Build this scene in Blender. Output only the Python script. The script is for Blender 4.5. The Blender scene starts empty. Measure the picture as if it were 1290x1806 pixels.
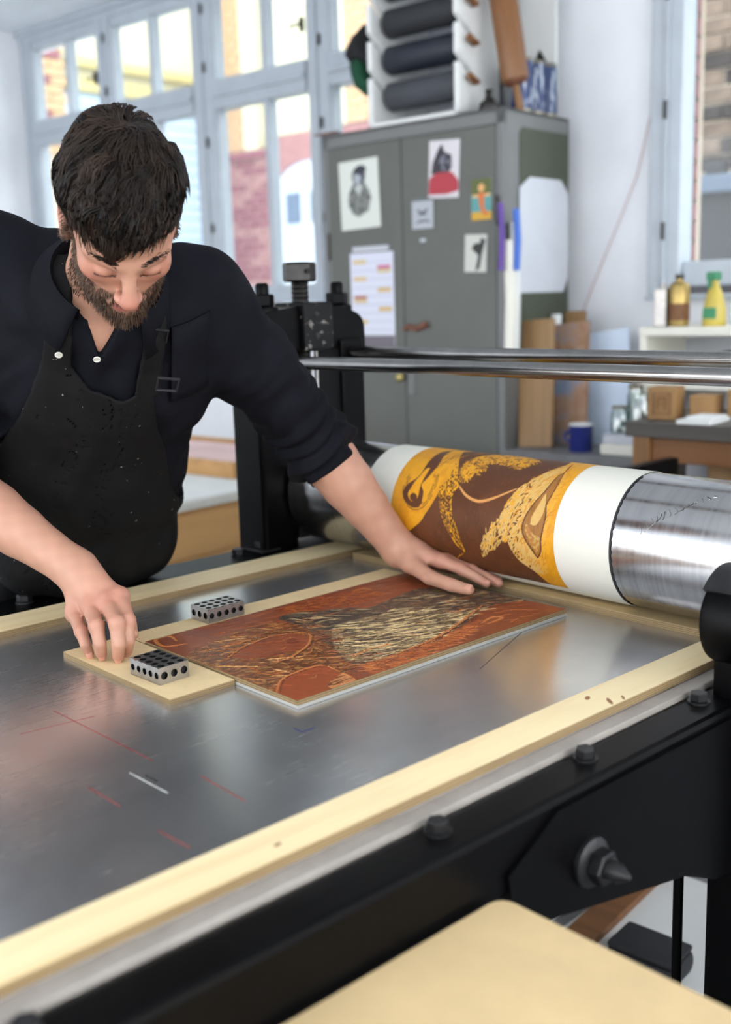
import bpy, bmesh, math, random
import numpy as np
from mathutils import Vector, Matrix

S = bpy.context.scene
COL = S.collection
random.seed(7)
RNG = np.random.default_rng(11)
PI = math.pi

# ------------------------------------------------------------------ camera
BED = 0.88                                   # height of the press bed above the floor
cam_data = bpy.data.cameras.new('camera')
cam = bpy.data.objects.new('camera', cam_data)
COL.objects.link(cam)
# rows: world X, Y, Z expressed in the lens frame (right, down, forward)
CR = ((0.6754, 0.1204, -0.7276), (0.7368, -0.1515, 0.6589), (-0.0309, -0.9811, -0.1910))
cam.matrix_world = Matrix(((CR[0][0], -CR[0][1], -CR[0][2], 0.0),
                           (CR[1][0], -CR[1][1], -CR[1][2], 0.0),
                           (CR[2][0], -CR[2][1], -CR[2][2], BED + 0.54),
                           (0, 0, 0, 1)))
cam_data.sensor_fit = 'HORIZONTAL'
cam_data.sensor_width = 36.0
cam_data.lens = 1927.0 / 1290.0 * 36.0
cam_data.clip_start = 0.05
cam_data.clip_end = 200
cam_data.dof.use_dof = True
cam_data.dof.focus_distance = 1.70
cam_data.dof.aperture_fstop = 3.6
S.camera = cam

# ------------------------------------------------------------------ sky, lamps, exposure
world = bpy.data.worlds.new('overcast_sky')
S.world = world
world.use_nodes = True
_bg = world.node_tree.nodes['Background']
_bg.inputs[0].default_value = (0.94, 0.968, 1.0, 1)
_bg.inputs[1].default_value = 1.55
S.view_settings.view_transform = 'Standard'
S.view_settings.look = 'None'
S.view_settings.exposure = 1.9
S.view_settings.gamma = 1.0
S.view_settings.use_curve_mapping = False
S.cycles.use_denoising = True
S.cycles.max_bounces = 8
S.cycles.diffuse_bounces = 4
S.cycles.glossy_bounces = 4
S.cycles.transparent_max_bounces = 16
S.cycles.sample_clamp_indirect = 6.0
S.cycles.caustics_reflective = False
S.cycles.caustics_refractive = False

# ------------------------------------------------------------------ helpers
def srgb(r, g, b):
    f = lambda c: (c / 255 / 12.92) if c / 255 <= 0.04045 else ((c / 255 + 0.055) / 1.055) ** 2.4
    return (f(r), f(g), f(b), 1.0)

class NT:
    """small wrapper for building a node material"""
    def __init__(self, name):
        self.m = bpy.data.materials.new(name)
        self.m.use_nodes = True
        self.t = self.m.node_tree
        self.b = self.t.nodes['Principled BSDF']
        self.out = self.t.nodes['Material Output']
    def n(self, kind, **kw):
        nd = self.t.nodes.new(kind)
        for k, v in kw.items():
            if k in nd.inputs: nd.inputs[k].default_value = v
            else: setattr(nd, k, v)
        return nd
    def l(self, a, b): self.t.links.new(a, b)
    def coord(self, scale=(1, 1, 1), rot=(0, 0, 0), which='Object'):
        tc = self.n('ShaderNodeTexCoord')
        mp = self.n('ShaderNodeMapping')
        mp.inputs['Scale'].default_value = scale
        mp.inputs['Rotation'].default_value = rot
        self.l(tc.outputs[which], mp.inputs['Vector'])
        return mp.outputs[0]
    def noise(self, vec, scale=5.0, detail=4.0, rough=0.55, dist=0.0):
        nd = self.n('ShaderNodeTexNoise')
        nd.inputs['Scale'].default_value = scale
        nd.inputs['Detail'].default_value = detail
        nd.inputs['Roughness'].default_value = rough
        nd.inputs['Distortion'].default_value = dist
        self.l(vec, nd.inputs['Vector'])
        return nd.outputs['Fac']
    def ramp(self, fac, stops):
        r = self.n('ShaderNodeValToRGB')
        el = r.color_ramp.elements
        while len(el) < len(stops): el.new(0.5)
        for e, (p, c) in zip(el, stops):
            e.position = p
            e.color = c if len(c) == 4 else (*c, 1)
        self.l(fac, r.inputs[0])
        return r.outputs[0]
    def mix(self, fac, a, b, mode='MIX'):
        mx = self.n('ShaderNodeMix', data_type='RGBA', blend_type=mode)
        for i, v in ((0, fac), (6, a), (7, b)):
            if hasattr(v, 'is_linked') or hasattr(v, 'links'): self.l(v, mx.inputs[i])
            else: mx.inputs[i].default_value = v
        return mx.outputs[2]
    def bump(self, h, strength=0.3, dist=0.002):
        bp = self.n('ShaderNodeBump')
        bp.inputs['Strength'].default_value = strength
        bp.inputs['Distance'].default_value = dist
        self.l(h, bp.inputs['Height'])
        self.l(bp.outputs[0], self.b.inputs['Normal'])
    def set(self, **kw):
        for k, v in kw.items():
            k = k.replace('_', ' ')
            inp = self.b.inputs[k]
            if hasattr(v, 'links'): self.l(v, inp)
            else: inp.default_value = v
        return self

def plain(name, col, rough=0.6, metal=0.0, vary=0.12, nscale=9.0, bump=0.0, spec=None):
    t = NT(name)
    v = t.coord()
    nz = t.noise(v, nscale, 5.0, 0.6)
    lo = tuple(c * (1 - vary) for c in col[:3])
    hi = tuple(min(1, c * (1 + vary)) for c in col[:3])
    t.set(Base_Color=t.ramp(nz, [(0.3, lo), (0.7, hi)]), Roughness=rough, Metallic=metal)
    if spec is not None: t.b.inputs['Specular IOR Level'].default_value = spec
    if bump: t.bump(t.noise(v, nscale * 6, 4.0), bump)
    return t.m

def wood(name, base, dark, axis=1, scale=1.0, rough=0.55, edge=False):
    t = NT(name)
    sc = [26 * scale] * 3
    sc[axis] = 1.6 * scale
    v = t.coord(tuple(sc))
    nz = t.noise(v, 1.0, 6.0, 0.6, 0.8)
    v2 = t.coord((3, 3, 3))
    n2 = t.noise(v2, 1.0, 2.0)
    c = t.ramp(nz, [(0.30, dark), (0.52, base), (0.8, tuple(min(1, x * 1.12) for x in base[:3]))])
    c = t.mix(0.35, c, t.ramp(n2, [(0.35, tuple(x * 0.86 for x in base[:3])), (0.65, base)]))
    t.set(Base_Color=c, Roughness=rough)
    t.bump(nz, 0.08, 0.001)
    return t.m

def ply_edge(name, a, b, period=0.0032):
    t = NT(name)
    v = t.coord((7, 7, 1))
    sep = t.n('ShaderNodeSeparateXYZ')
    t.l(t.coord(), sep.inputs[0])
    m1 = t.n('ShaderNodeMath', operation='MULTIPLY'); m1.inputs[1].default_value = 2 * PI / period
    t.l(sep.outputs[2], m1.inputs[0])
    m2 = t.n('ShaderNodeMath', operation='SINE'); t.l(m1.outputs[0], m2.inputs[0])
    m3 = t.n('ShaderNodeMath', operation='MULTIPLY_ADD'); m3.inputs[1].default_value = 0.5; m3.inputs[2].default_value = 0.5
    t.l(m2.outputs[0], m3.inputs[0])
    c = t.ramp(m3.outputs[0], [(0.25, a), (0.75, b)])
    c = t.mix(t.noise(t.coord((9, 9, 90)), 1.0, 3.0), c, a)
    t.set(Base_Color=c, Roughness=0.7)
    return t.m

class MB:
    """collects shapes; build() links them as ONE mesh object"""
    def __init__(self): self.v = []; self.f = []; self.mi = []; self.cur = 0
    def add(self, vs, fs):
        o = len(self.v)
        self.v += [tuple(map(float, p)) for p in vs]
        self.f += [tuple(o + i for i in f) for f in fs]
        self.mi += [self.cur] * len(fs)
        return self
    def box(self, lo, hi, bev=0.0):
        (x0, y0, z0), (x1, y1, z1) = lo, hi
        if bev <= 0:
            vs = [(x, y, z) for z in (z0, z1) for y in (y0, y1) for x in (x0, x1)]
            fs = [(0, 2, 3, 1), (4, 5, 7, 6), (0, 1, 5, 4), (2, 6, 7, 3), (0, 4, 6, 2), (1, 3, 7, 5)]
            return self.add(vs, fs)
        bm = bmesh.new()
        bmesh.ops.create_cube(bm, size=1.0)
        bmesh.ops.scale(bm, vec=(x1 - x0, y1 - y0, z1 - z0), verts=bm.verts)
        bmesh.ops.translate(bm, vec=((x0 + x1) / 2, (y0 + y1) / 2, (z0 + z1) / 2), verts=bm.verts)
        bmesh.ops.bevel(bm, geom=list(bm.edges), offset=min(bev, 0.49 * min(x1 - x0, y1 - y0, z1 - z0)), segments=2, affect='EDGES', profile=0.6)
        bm.verts.index_update()
        self.add([v.co[:] for v in bm.verts], [[v.index for v in f.verts] for f in bm.faces])
        bm.free()
        return self
    def tube(self, pts, rad, seg=12, cap=True, closed=False):
        pts = [Vector(p) for p in pts]
        n = len(pts)
        rad = [rad] * n if not hasattr(rad, '__len__') else list(rad)
        vs = []; up = None
        for i, p in enumerate(pts):
            if closed: d = pts[(i + 1) % n] - pts[i - 1]
            else: d = pts[min(i + 1, n - 1)] - pts[max(i - 1, 0)]
            d.normalize()
            if up is None:
                up = Vector((0, 0, 1)) if abs(d.z) < 0.9 else Vector((1, 0, 0))
            a = d.cross(up)
            if a.length < 1e-6: a = d.orthogonal()
            a.normalize(); b = a.cross(d).normalized(); up = b
            for k in range(seg):
                t = 2 * PI * k / seg
                vs.append(p + (a * math.cos(t) + b * math.sin(t)) * rad[i])
        fs = []
        m = n if closed else n - 1
        for i in range(m):
            j = (i + 1) % n
            for k in range(seg):
                k2 = (k + 1) % seg
                fs.append((i * seg + k, i * seg + k2, j * seg + k2, j * seg + k))
        if cap and not closed:
            fs.append(tuple(range(seg))[::-1]); fs.append(tuple((n - 1) * seg + k for k in range(seg)))
        return self.add(vs, fs)
    def lathe(self, prof, seg=24, origin=(0, 0, 0), axis='z'):
        """prof: (radius, height) pairs, turned about the axis"""
        vs = []
        for r, h in prof:
            for k in range(seg):
                t = 2 * PI * k / seg
                p = (r * math.cos(t), r * math.sin(t), h)
                if axis == 'x': p = (p[2], p[0], p[1])
                elif axis == 'y': p = (p[1], p[2], p[0])
                vs.append((p[0] + origin[0], p[1] + origin[1], p[2] + origin[2]))
        fs = []
        for i in range(len(prof) - 1):
            for k in range(seg):
                k2 = (k + 1) % seg
                fs.append((i * seg + k, i * seg + k2, (i + 1) * seg + k2, (i + 1) * seg + k))
        fs.append(tuple(range(seg))[::-1]); n = len(prof) - 1
        fs.append(tuple(n * seg + k for k in range(seg)))
        return self.add(vs, fs)
    def prism(self, poly, a, b, axis='z'):
        """extrude a 2-D polygon between a and b along the axis (x: poly is (y,z); y: (x,z); z: (x,y))"""
        def put(p, h):
            return {'x': (h, p[0], p[1]), 'y': (p[0], h, p[1]), 'z': (p[0], p[1], h)}[axis]
        n = len(poly)
        vs = [put(p, a) for p in poly] + [put(p, b) for p in poly]
        fs = [tuple(range(n))[::-1], tuple(range(n, 2 * n))]
        fs += [(i, (i + 1) % n, n + (i + 1) % n, n + i) for i in range(n)]
        return self.add(vs, fs)
    def mesh(self, name, mats, smooth=None):
        me = bpy.data.meshes.new(name)
        me.from_pydata(self.v, [], self.f)
        mats = mats if isinstance(mats, (list, tuple)) else [mats]
        for m in mats: me.materials.append(m)
        if len(mats) > 1: me.polygons.foreach_set('material_index', self.mi)
        me.validate()
        bm = bmesh.new(); bm.from_mesh(me)
        bmesh.ops.recalc_face_normals(bm, faces=bm.faces)
        if smooth is not None:
            for f in bm.faces: f.smooth = True
            for e in bm.edges:
                if len(e.link_faces) == 2 and e.calc_face_angle(0) > math.radians(smooth): e.smooth = False
        bm.to_mesh(me); bm.free()
        return me
    def build(self, name, mats, parent=None, loc=None, rz=0.0, smooth=None):
        o = bpy.data.objects.new(name, self.mesh(name, mats, smooth))
        COL.objects.link(o)
        if parent is not None: o.parent = parent
        if loc is not None: o.location = loc
        if rz: o.rotation_euler = (0, 0, rz)
        return o

def tag(o, label=None, cat=None, group=None, kind=None):
    if label: o['label'] = label
    if cat: o['category'] = cat
    if group: o['group'] = group
    if kind: o['kind'] = kind
    return o
def thing(name, label, cat, loc=(0, 0, 0), rz=0.0, group=None):
    o = bpy.data.objects.new(name, None)
    o.empty_display_size = 0.05
    COL.objects.link(o)
    o.location = loc; o.rotation_euler = (0, 0, rz)
    return tag(o, label, cat, group)
def copy_part(src, parent, loc=None, rot=None):
    c = src.copy(); COL.objects.link(c); c.parent = parent
    if loc is not None: c.location = loc
    if rot is not None: c.rotation_euler = rot
    return c

# the room is turned a little against the press: s runs along the window wall, d goes out through it
RA = math.radians(6.53)
def rw(s, d, z=0.0):
    return (-2.474 + s * math.cos(RA) - d * math.sin(RA), 2.908 + s * math.sin(RA) + d * math.cos(RA), z)

def hexnut(mb, c, r, h, axis='z'):
    mb.lathe([(r * 0.92, 0), (r, h * 0.12), (r, h * 0.88), (r * 0.9, h)], 6, c, axis)

# ------------------------------------------------------------------ materials
M = {}
M['white_paint'] = plain('white_window_paint', srgb(182, 190, 198), 0.45, vary=0.05)
M['plaster'] = plain('white_plaster', srgb(238, 240, 244), 0.9, vary=0.04, nscale=3, bump=0.25)
M['ceiling'] = plain('ceiling_white', srgb(232, 237, 243), 0.9, vary=0.03)
M['floor'] = plain('grey_concrete_floor', srgb(120, 120, 122), 0.7, vary=0.2, nscale=4, bump=0.1)
M['cab_grey'] = plain('grey_green_locker_paint', srgb(92, 94, 88), 0.42, vary=0.06, nscale=5)
M['cab_light'] = plain('grey_locker_edge_paint', srgb(112, 113, 112), 0.42, vary=0.06, nscale=5)
M['cab_green'] = plain('dark_green_panel', srgb(66, 72, 56), 0.6, vary=0.08)
M['card'] = plain('white_card', srgb(200, 203, 210), 0.6, vary=0.03)
M['black_iron'] = plain('black_enamel_iron', srgb(5, 5, 6), 0.36, vary=0.3, nscale=30, bump=0.05, spec=0.10)
M['black_worn'] = plain('worn_black_iron', srgb(26, 26, 27), 0.4, metal=0.15, vary=0.5, nscale=60, bump=0.1)
def chipped():
    t = NT('chipped_black_iron'); v = t.coord(); n = t.noise(v, 55, 3.0, 0.55)
    c = t.ramp(n, [(0.60, srgb(16, 16, 17)), (0.635, srgb(128, 124, 118))]); t.set(Base_Color=c, Roughness=0.45); t.b.inputs['Specular IOR Level'].default_value = 0.2
    return t.m
M['chipped'] = chipped()
M['dark_steel'] = plain('dark_machined_steel', srgb(58, 56, 55), 0.35, metal=0.85, vary=0.2, nscale=40)
M['steel'] = plain('blank_steel', srgb(150, 148, 146), 0.22, metal=1.0, vary=0.12, nscale=25)
M['block_steel'] = plain('ground_steel', srgb(168, 164, 160), 0.32, metal=0.9, vary=0.15, nscale=70)
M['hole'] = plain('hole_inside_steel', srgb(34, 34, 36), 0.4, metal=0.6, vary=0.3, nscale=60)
M['pine'] = wood('pale_pine_face', srgb(250, 228, 180), srgb(232, 196, 138), 1, 0.8)
M['pine_edge'] = ply_edge('plywood_edge', srgb(124, 102, 70), srgb(186, 160, 116))
M['beech'] = wood('beech_board_face', srgb(212, 184, 134), srgb(184, 150, 100), 0, 0.8)
M['mdf'] = plain('pale_board_face', srgb(232, 205, 156), 0.7, vary=0.05, nscale=40)
M['grey_edge'] = plain('pale_grey_edge', srgb(196, 194, 184), 0.6, vary=0.08, nscale=30)
M['brown_wood'] = wood('brown_wood', srgb(126, 84, 48), srgb(84, 52, 28), 0, 0.6)
M['brown_wood_z'] = wood('brown_wood_upright', srgb(140, 100, 60), srgb(100, 66, 38), 2, 0.6)
M['tan_board'] = wood('tan_board', srgb(158, 124, 84), srgb(120, 90, 58), 2, 0.5)
M['drawer_wood'] = wood('drawer_wood', srgb(190, 146, 92), srgb(150, 106, 62), 1, 0.5)
M['dark_top'] = wood('dark_bench_top', srgb(86, 80, 74), srgb(58, 54, 50), 0, 0.5)
M['grey_top'] = plain('grey_bench_top', srgb(112, 112, 114), 0.5, vary=0.15, nscale=12)
M['paper'] = plain('white_paper', srgb(226, 228, 226), 0.85, vary=0.02)
M['cream_paper'] = plain('cream_paper', srgb(232, 230, 218), 0.8, vary=0.015)
M['blue_enamel'] = plain('blue_enamel', srgb(36, 48, 120), 0.2, vary=0.08)
M['black_rubber'] = plain('black_rubber', srgb(38, 40, 44), 0.7, vary=0.15)
M['navy_rubber'] = plain('navy_rubber', srgb(26, 32, 44), 0.55, vary=0.15)
M['grey_rubber'] = plain('grey_rubber', srgb(66, 68, 74), 0.75, vary=0.15)
M['brass'] = plain('brass', srgb(190, 170, 110), 0.25, metal=1.0)
M['tin'] = plain('tinplate', srgb(150, 144, 128), 0.3, metal=0.8)
M['gold_tin'] = plain('golden_tinplate', srgb(176, 150, 90), 0.3, metal=0.7)

def glass_mat(name, tint=(0.95, 0.98, 0.985, 1), gloss=0.018):
    t = NT(name)
    tr = t.n('ShaderNodeBsdfTransparent'); tr.inputs[0].default_value = tint
    gl = t.n('ShaderNodeBsdfGlossy'); gl.inputs['Roughness'].default_value = 0.02
    mx = t.n('ShaderNodeMixShader'); mx.inputs[0].default_value = gloss
    t.l(tr.outputs[0], mx.inputs[1]); t.l(gl.outputs[0], mx.inputs[2])
    t.l(mx.outputs[0], t.out.inputs[0])
    return t.m
M['pane'] = glass_mat('window_glass')
M['jar'] = glass_mat('jar_glass', (0.80, 0.86, 0.84, 1), 0.22)
# ------------------------------------------------------------------ the room
def struct(mb, name, mat, label=None, smooth=None):
    o = mb.build(name, mat, loc=rw(0, 0), rz=RA, smooth=smooth)
    o['kind'] = 'structure'
    if label: o['label'] = label
    return o
CEIL = 2.935
WD = 0.52                                     # inner face of the window wall
struct(MB().box((-3.9, -6.0, -0.06), (4.6, 0.86, 0.0)), 'floor', M['floor'], 'grey concrete floor of the workshop')
struct(MB().box((-3.9, -6.0, CEIL), (4.6, 0.86, CEIL + 0.2)), 'ceiling', M['ceiling'], 'white ceiling above the window wall')
w = MB()
w.box((-3.57, WD, 0), (4.6, WD + 0.22, 1.40))
w.box((-3.57, WD, 2.905), (4.6, WD + 0.22, CEIL))
w.box((-0.46, WD, 1.40), (0.285, WD + 0.22, 2.905))
w.box((1.30, WD, 1.40), (4.6, WD + 0.22, 2.905))
struct(w, 'wall_back', M['plaster'], 'white plastered window wall with a wide pier')
struct(MB().box((-3.9, -6.0, 0), (-3.57, WD + 0.056, CEIL)), 'wall_left', M['plaster'], 'white side wall at the far left')
struct(MB().box((-3.57, WD - 0.03, 2.875), (-0.46, WD, CEIL), 0.008).box((-3.57, WD - 0.05, CEIL - 0.03), (-0.46, WD, CEIL), 0.008), 'trim_1', M['white_paint'], 'painted moulding above the long window')
struct(MB().box((-3.57, WD - 0.10, 1.375), (-0.46, WD + 0.06, 1.40), 0.006), 'trim_2', M['white_paint'], 'white sill under the long window')

# walls behind and beside the camera, with the big workshop windows that light the press
fw = MB(); zs0, zs1 = 0.75, 2.82
cuts = ((-3.2, -1.1), (-0.7, 1.4), (1.8, 3.9))
fw.box((-3.9, -6.0, 0), (4.6, -5.8, zs0)); fw.box((-3.9, -6.0, zs1), (4.6, -5.8, CEIL))
x = -3.9
for a, b in cuts: fw.box((x, -6.0, zs0), (a, -5.8, zs1)); x = b
fw.box((x, -6.0, zs0), (4.6, -5.8, zs1))
struct(fw, 'wall_front', M['plaster'], 'white wall with large windows behind the camera')
sw = MB(); cuts = ((-5.3, -3.6), (-3.0, -1.3), (-0.9, 0.1))
sw.box((4.4, -5.8, 0), (4.6, WD, zs0)); sw.box((4.4, -5.8, zs1), (4.6, WD, CEIL))
y = -5.8
for a, b in cuts: sw.box((4.4, y, zs0), (4.6, a, zs1)); y = b
sw.box((4.4, y, zs0), (4.6, WD, zs1))
struct(sw, 'wall_right', M['plaster'], 'white side wall with windows to the right')

FD0, FD1 = WD - 0.015, WD + 0.055              # depth of the window frames
def window(name, s0, s1, mid, z_levels, label, latch=True):
    """one bay: outer frame, transom, a muntin per row, two panes per row"""
    root = thing(name, label, None, rw(0, 0), RA)
    if 'category' in root: del root['category']
    root['kind'] = 'structure'
    (zb, z1, z2, zt) = z_levels
    fr = MB()
    fr.box((s0, FD0, zb - 0.085), (s1, FD1, zb), 0.006)
    fr.box((s0, FD0, zt), (s1, FD1, zt + 0.075), 0.006)
    fr.build('window_frame', M['white_paint'], root)
    MB().box((s0, FD0 - 0.02, z1), (s1, FD1, z2), 0.008).box((s0, FD0 - 0.035, z1 + 0.05), (s1, FD0, z1 + 0.075), 0.008).build('transom', M['white_paint'], root)
    for za, zc in ((zb, z1), (z2, zt)):
        if mid is not None:
            MB().box((mid - 0.016, FD0 + 0.01, za - 0.004), (mid + 0.016, FD1, zc + 0.004), 0.005).build('muntin', M['white_paint'], root)
            spans = ((s0, mid - 0.016), (mid + 0.016, s1))
        else: spans = ((s0, s1),)
        for a, b in spans:
            MB().box((a + 0.001, FD0 + 0.035, za + 0.001), (b - 0.001, FD0 + 0.04, zc - 0.001)).build('pane', M['pane'], root)
    return root
zl = (1.50, 2.325, 2.457, 2.832)
window('window_1', -3.462, -2.866, -3.156, zl, 'leftmost bay of the long window, in the room corner')
window('window_2', -2.744, -2.116, -2.443, zl, 'second bay of the long window, above the bent head')
window('window_3', -1.965, -1.357, -1.640, zl, 'third bay of the long window, beside the grey locker')
window('window_4', -1.223, -0.62, -0.93, zl, 'fourth bay of the long window, half hidden by the locker')
posts = ((-3.57, -3.462), (-2.866, -2.744), (-2.116, -1.965), (-1.357, -1.223), (-0.62, -0.46))
for i, (a, b) in enumerate(posts):
    mid = (a + b) / 2
    p = MB().box((a, FD0 + 0.004, 1.40), (b, FD1 - 0.004, 2.905))
    p.box((a + 0.006, FD0 - 0.012, 1.40), (mid - 0.004, FD0 + 0.01, 2.905), 0.006)
    p.box((mid + 0.004, FD0 - 0.012, 1.40), (b - 0.006, FD0 + 0.01, 2.905), 0.006)
    o = struct(p, 'trim_%d' % (i + 3), M['white_paint'], 'painted post between two bays of the long window')
    for z in (1.78, 2.18, 2.52, 2.78):
        if i in (1, 2, 3):
            MB().tube([(mid + 0.02, FD0 - 0.017, z - 0.022), (mid + 0.02, FD0 - 0.017, z + 0.022)], 0.007, 8).build('hinge', M['dark_steel'], o)
for s_, z_ in ((-2.88, 2.60), (-1.375, 2.60)):
    l_ = MB().box((s_ - 0.008, FD0 - 0.02, z_ - 0.03), (s_ + 0.008, FD0, z_ + 0.03), 0.003)
    l_.tube([(s_, FD0 - 0.025, z_), (s_ - 0.055, FD0 - 0.03, z_ - 0.004)], 0.006, 8)
    l_.build('window_latch', M['dark_steel'], bpy.data.objects['window_1' if s_ < -2 else 'window_3'], smooth=40)
# right window in its own opening
r = window('window_5', 0.405, 1.30, None, (1.515, 2.62, 2.70, 2.83), 'right window beside the white pier, above the shelf')
MB().box((0.285, FD0 - 0.03, 1.40), (0.405, FD1, 2.905), 0.008).box((0.345, FD0 - 0.045, 1.40), (0.36, FD0 - 0.025, 2.905), 0.004).build('window_jamb', M['white_paint'], r)
for z in (1.62, 2.02, 2.40):
    MB().tube([(0.352, FD0 - 0.05, z - 0.03), (0.352, FD0 - 0.05, z + 0.03)], 0.007, 8).build('hinge', M['dark_steel'], r)
MB().box((0.285, WD - 0.06, 1.385), (1.30, WD + 0.06, 1.40), 0.005).build('window_sill', M['white_paint'], r)
# red brick reveal outside the right window
M['brick_red'] = plain('red_brick', srgb(146, 108, 108), 0.9, vary=0.15, nscale=20, bump=0.3)
M['brick_orange'] = plain('yellow_orange_brick', srgb(182, 150, 118), 0.9, vary=0.12, nscale=20, bump=0.3)
M['brick_purple'] = plain('purple_brick', srgb(128, 84, 92), 0.9, vary=0.15, nscale=20, bump=0.3)
M['brick_brown'] = plain('weathered_brown_brick', srgb(116, 100, 88), 0.95, vary=0.3, nscale=16, bump=0.4)
M['brick_dark'] = plain('sooty_brick', srgb(62, 56, 53), 0.95, vary=0.3, nscale=16, bump=0.4)
M['mortar'] = plain('pale_mortar', srgb(176, 162, 146), 0.95, vary=0.06)
M['cream_render'] = plain('cream_render', srgb(196, 191, 166), 0.95, vary=0.03)
M['yellow_cornice'] = plain('yellow_cornice', srgb(178, 166, 118), 0.9, vary=0.04)
M['white_render'] = plain('white_render', srgb(184, 192, 202), 0.8, vary=0.03)
M['blue_shutter'] = plain('pale_blue_shutter', srgb(168, 188, 208), 0.7, vary=0.04)
M['slate_glass'] = plain('dark_window_glass', srgb(96, 108, 126), 0.2, vary=0.05)
M['gate'] = plain('dark_grey_gate', srgb(44, 45, 50), 0.6, vary=0.08)
M['yard'] = plain('courtyard_paving', srgb(150, 150, 148), 0.9, vary=0.15)

_bricks = {}
def brick_mesh(L, H, D):
    k = (round(L, 3), round(H, 3), round(D, 3))
    if k not in _bricks:
        _bricks[k] = MB().box((-L / 2, -D / 2, -H / 2), (L / 2, D / 2, H / 2), 0.004)
    return _bricks[k]
_bm_cache = {}
def lay_bricks(parent, x0, x1, z0, z1, y, pick, L=0.245, H=0.0715, joint=0.011, face='d', depth=0.04, jitter=0.004, mortar=True):
    """courses of single bricks in local axes; face 'd': wall faces -d, x runs along s; face 's': wall faces +s, x runs along d"""
    row = 0; z = z0
    if mortar:
        if face == 'd': MB().box((x0, y + depth * 0.4, z0), (x1, y + depth, z1)).build('mortar_bed', M['mortar'], parent)
        else: MB().box((y - depth, x0, z0), (y - depth * 0.4, x1, z1)).build('mortar_bed', M['mortar'], parent)
    while z + H <= z1 + 1e-6:
        x = x0 - (L / 2 if row % 2 else 0)
        while x < x1 - 0.02:
            a, b = max(x, x0), min(x + L - joint, x1)
            if b - a > 0.03:
                mat = pick(row, a)
                l = round(b - a, 2)
                key = (l, H, mat.name)
                if key not in _bm_cache:
                    _bm_cache[key] = MB().box((-l / 2, -depth / 2, -(H - joint) / 2), (l / 2, depth / 2, (H - joint) / 2), 0.004).mesh('brick', mat)
                o = bpy.data.objects.new('brick', _bm_cache[key]); COL.objects.link(o); o.parent = parent
                j = random.uniform(-jitter, jitter)
                if face == 'd': o.location = ((a + b) / 2, y + depth / 2 + j, z + H / 2)
                else:
                    o.location = (y - depth / 2 + j, (a + b) / 2, z + H / 2); o.rotation_euler = (0, 0, PI / 2)
            x += L
        row += 1; z += H
_red = lambda r_, a: M['brick_red']
lay_bricks(r, 0.285, 0.318, 1.45, 2.60, 0.78, _red, face='d', depth=0.05)

# ------------------------------------------------------------------ outside: courtyard
yard = MB().box((-14, 0.9, -0.62), (8, 16, -0.6)).build('ground', M['yard'], loc=rw(0, 0), rz=RA)
tag(yard, 'paved courtyard outside the windows', None, None, 'structure')
hs = thing('courtyard_house', 'cream courtyard house with brick piers and white arched garage doors', 'building', rw(0, 0, -0.6), RA)
Z0 = 0.6
def hz(*zs): return [z + Z0 for z in zs]
house_d = 4.5
MB().box((-6.42, house_d + 0.1, 0), (-3.2, house_d + 3, 7.5)).build('wall', M['cream_render'], hs)
MB().box((-6.44, house_d + 0.3, 0), (-6.42, house_d + 3, 7.5)).build('wall', M['cream_render'], hs)
lay_bricks(hs, -6.30, -6.03, 2.83 + Z0, 4.55 + Z0, house_d, lambda r_, a: M['brick_orange'])
lay_bricks(hs, -6.30, -5.74, 1.35 + Z0, 2.83 + Z0, house_d, lambda r_, a: M['brick_purple'] if random.random() < .45 else M['brick_red'])
MB().box((-6.02, house_d - 0.02, 2.83 + Z0), (-5.84, house_d + 0.1, 7.5), 0.01).build('pilaster', M['cream_render'], hs)
MB().box((-6.30, house_d - 0.03, 2.79 + Z0), (-5.7, house_d + 0.05, 2.87 + Z0), 0.01).build('string_course', M['brick_purple'], hs)
# brick band with arch over the garage door
arch = []
cx_, rx_, zb_, zt_ = -5.20, 0.44, 2.50 + Z0, 2.72 + Z0
for k in range(13):
    a = PI - PI * k / 12
    arch.append((cx_ + rx_ * math.cos(a), zb_ + (zt_ - zb_) * math.sin(a)))
band = [(-5.72, 2.97 + Z0), (-5.72, 1.0)] + [(cx_ - rx_, 1.0)] + arch + [(cx_ + rx_, 1.0), (-4.38, 1.0), (-4.38, 2.97 + Z0)]
MB().prism(band, house_d + 0.03, house_d + 0.1, 'y').build('arch_wall', M['brick_red'], hs)
g = MB().box((cx_ - rx_, house_d + 0.05, 0.0), (cx_ + rx_, house_d + 0.09, zt_)).build('garage_door', M['white_render'], hs)
for a in (-5.54, -5.22, -4.96):
    MB().box((a, house_d + 0.035, 2.15 + Z0), (a + 0.19, house_d + 0.055, 2.435 + Z0), 0.004).build('door_pane', M['slate_glass'], g)
MB().box((cx_ - rx_, house_d + 0.03, 2.50 + Z0), (cx_ + rx_, house_d + 0.06, 2.54 + Z0), 0.004).build('door_rail', M['white_render'], g)
lay_bricks(hs, -4.69, -4.30, 2.97 + Z0, 4.35 + Z0, house_d, lambda r_, a: M['brick_orange'])
MB().box((-5.0, house_d, 2.97 + Z0), (-4.70, house_d + 0.1, 7.5), 0.01).build('pilaster', M['cream_render'], hs)
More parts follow.
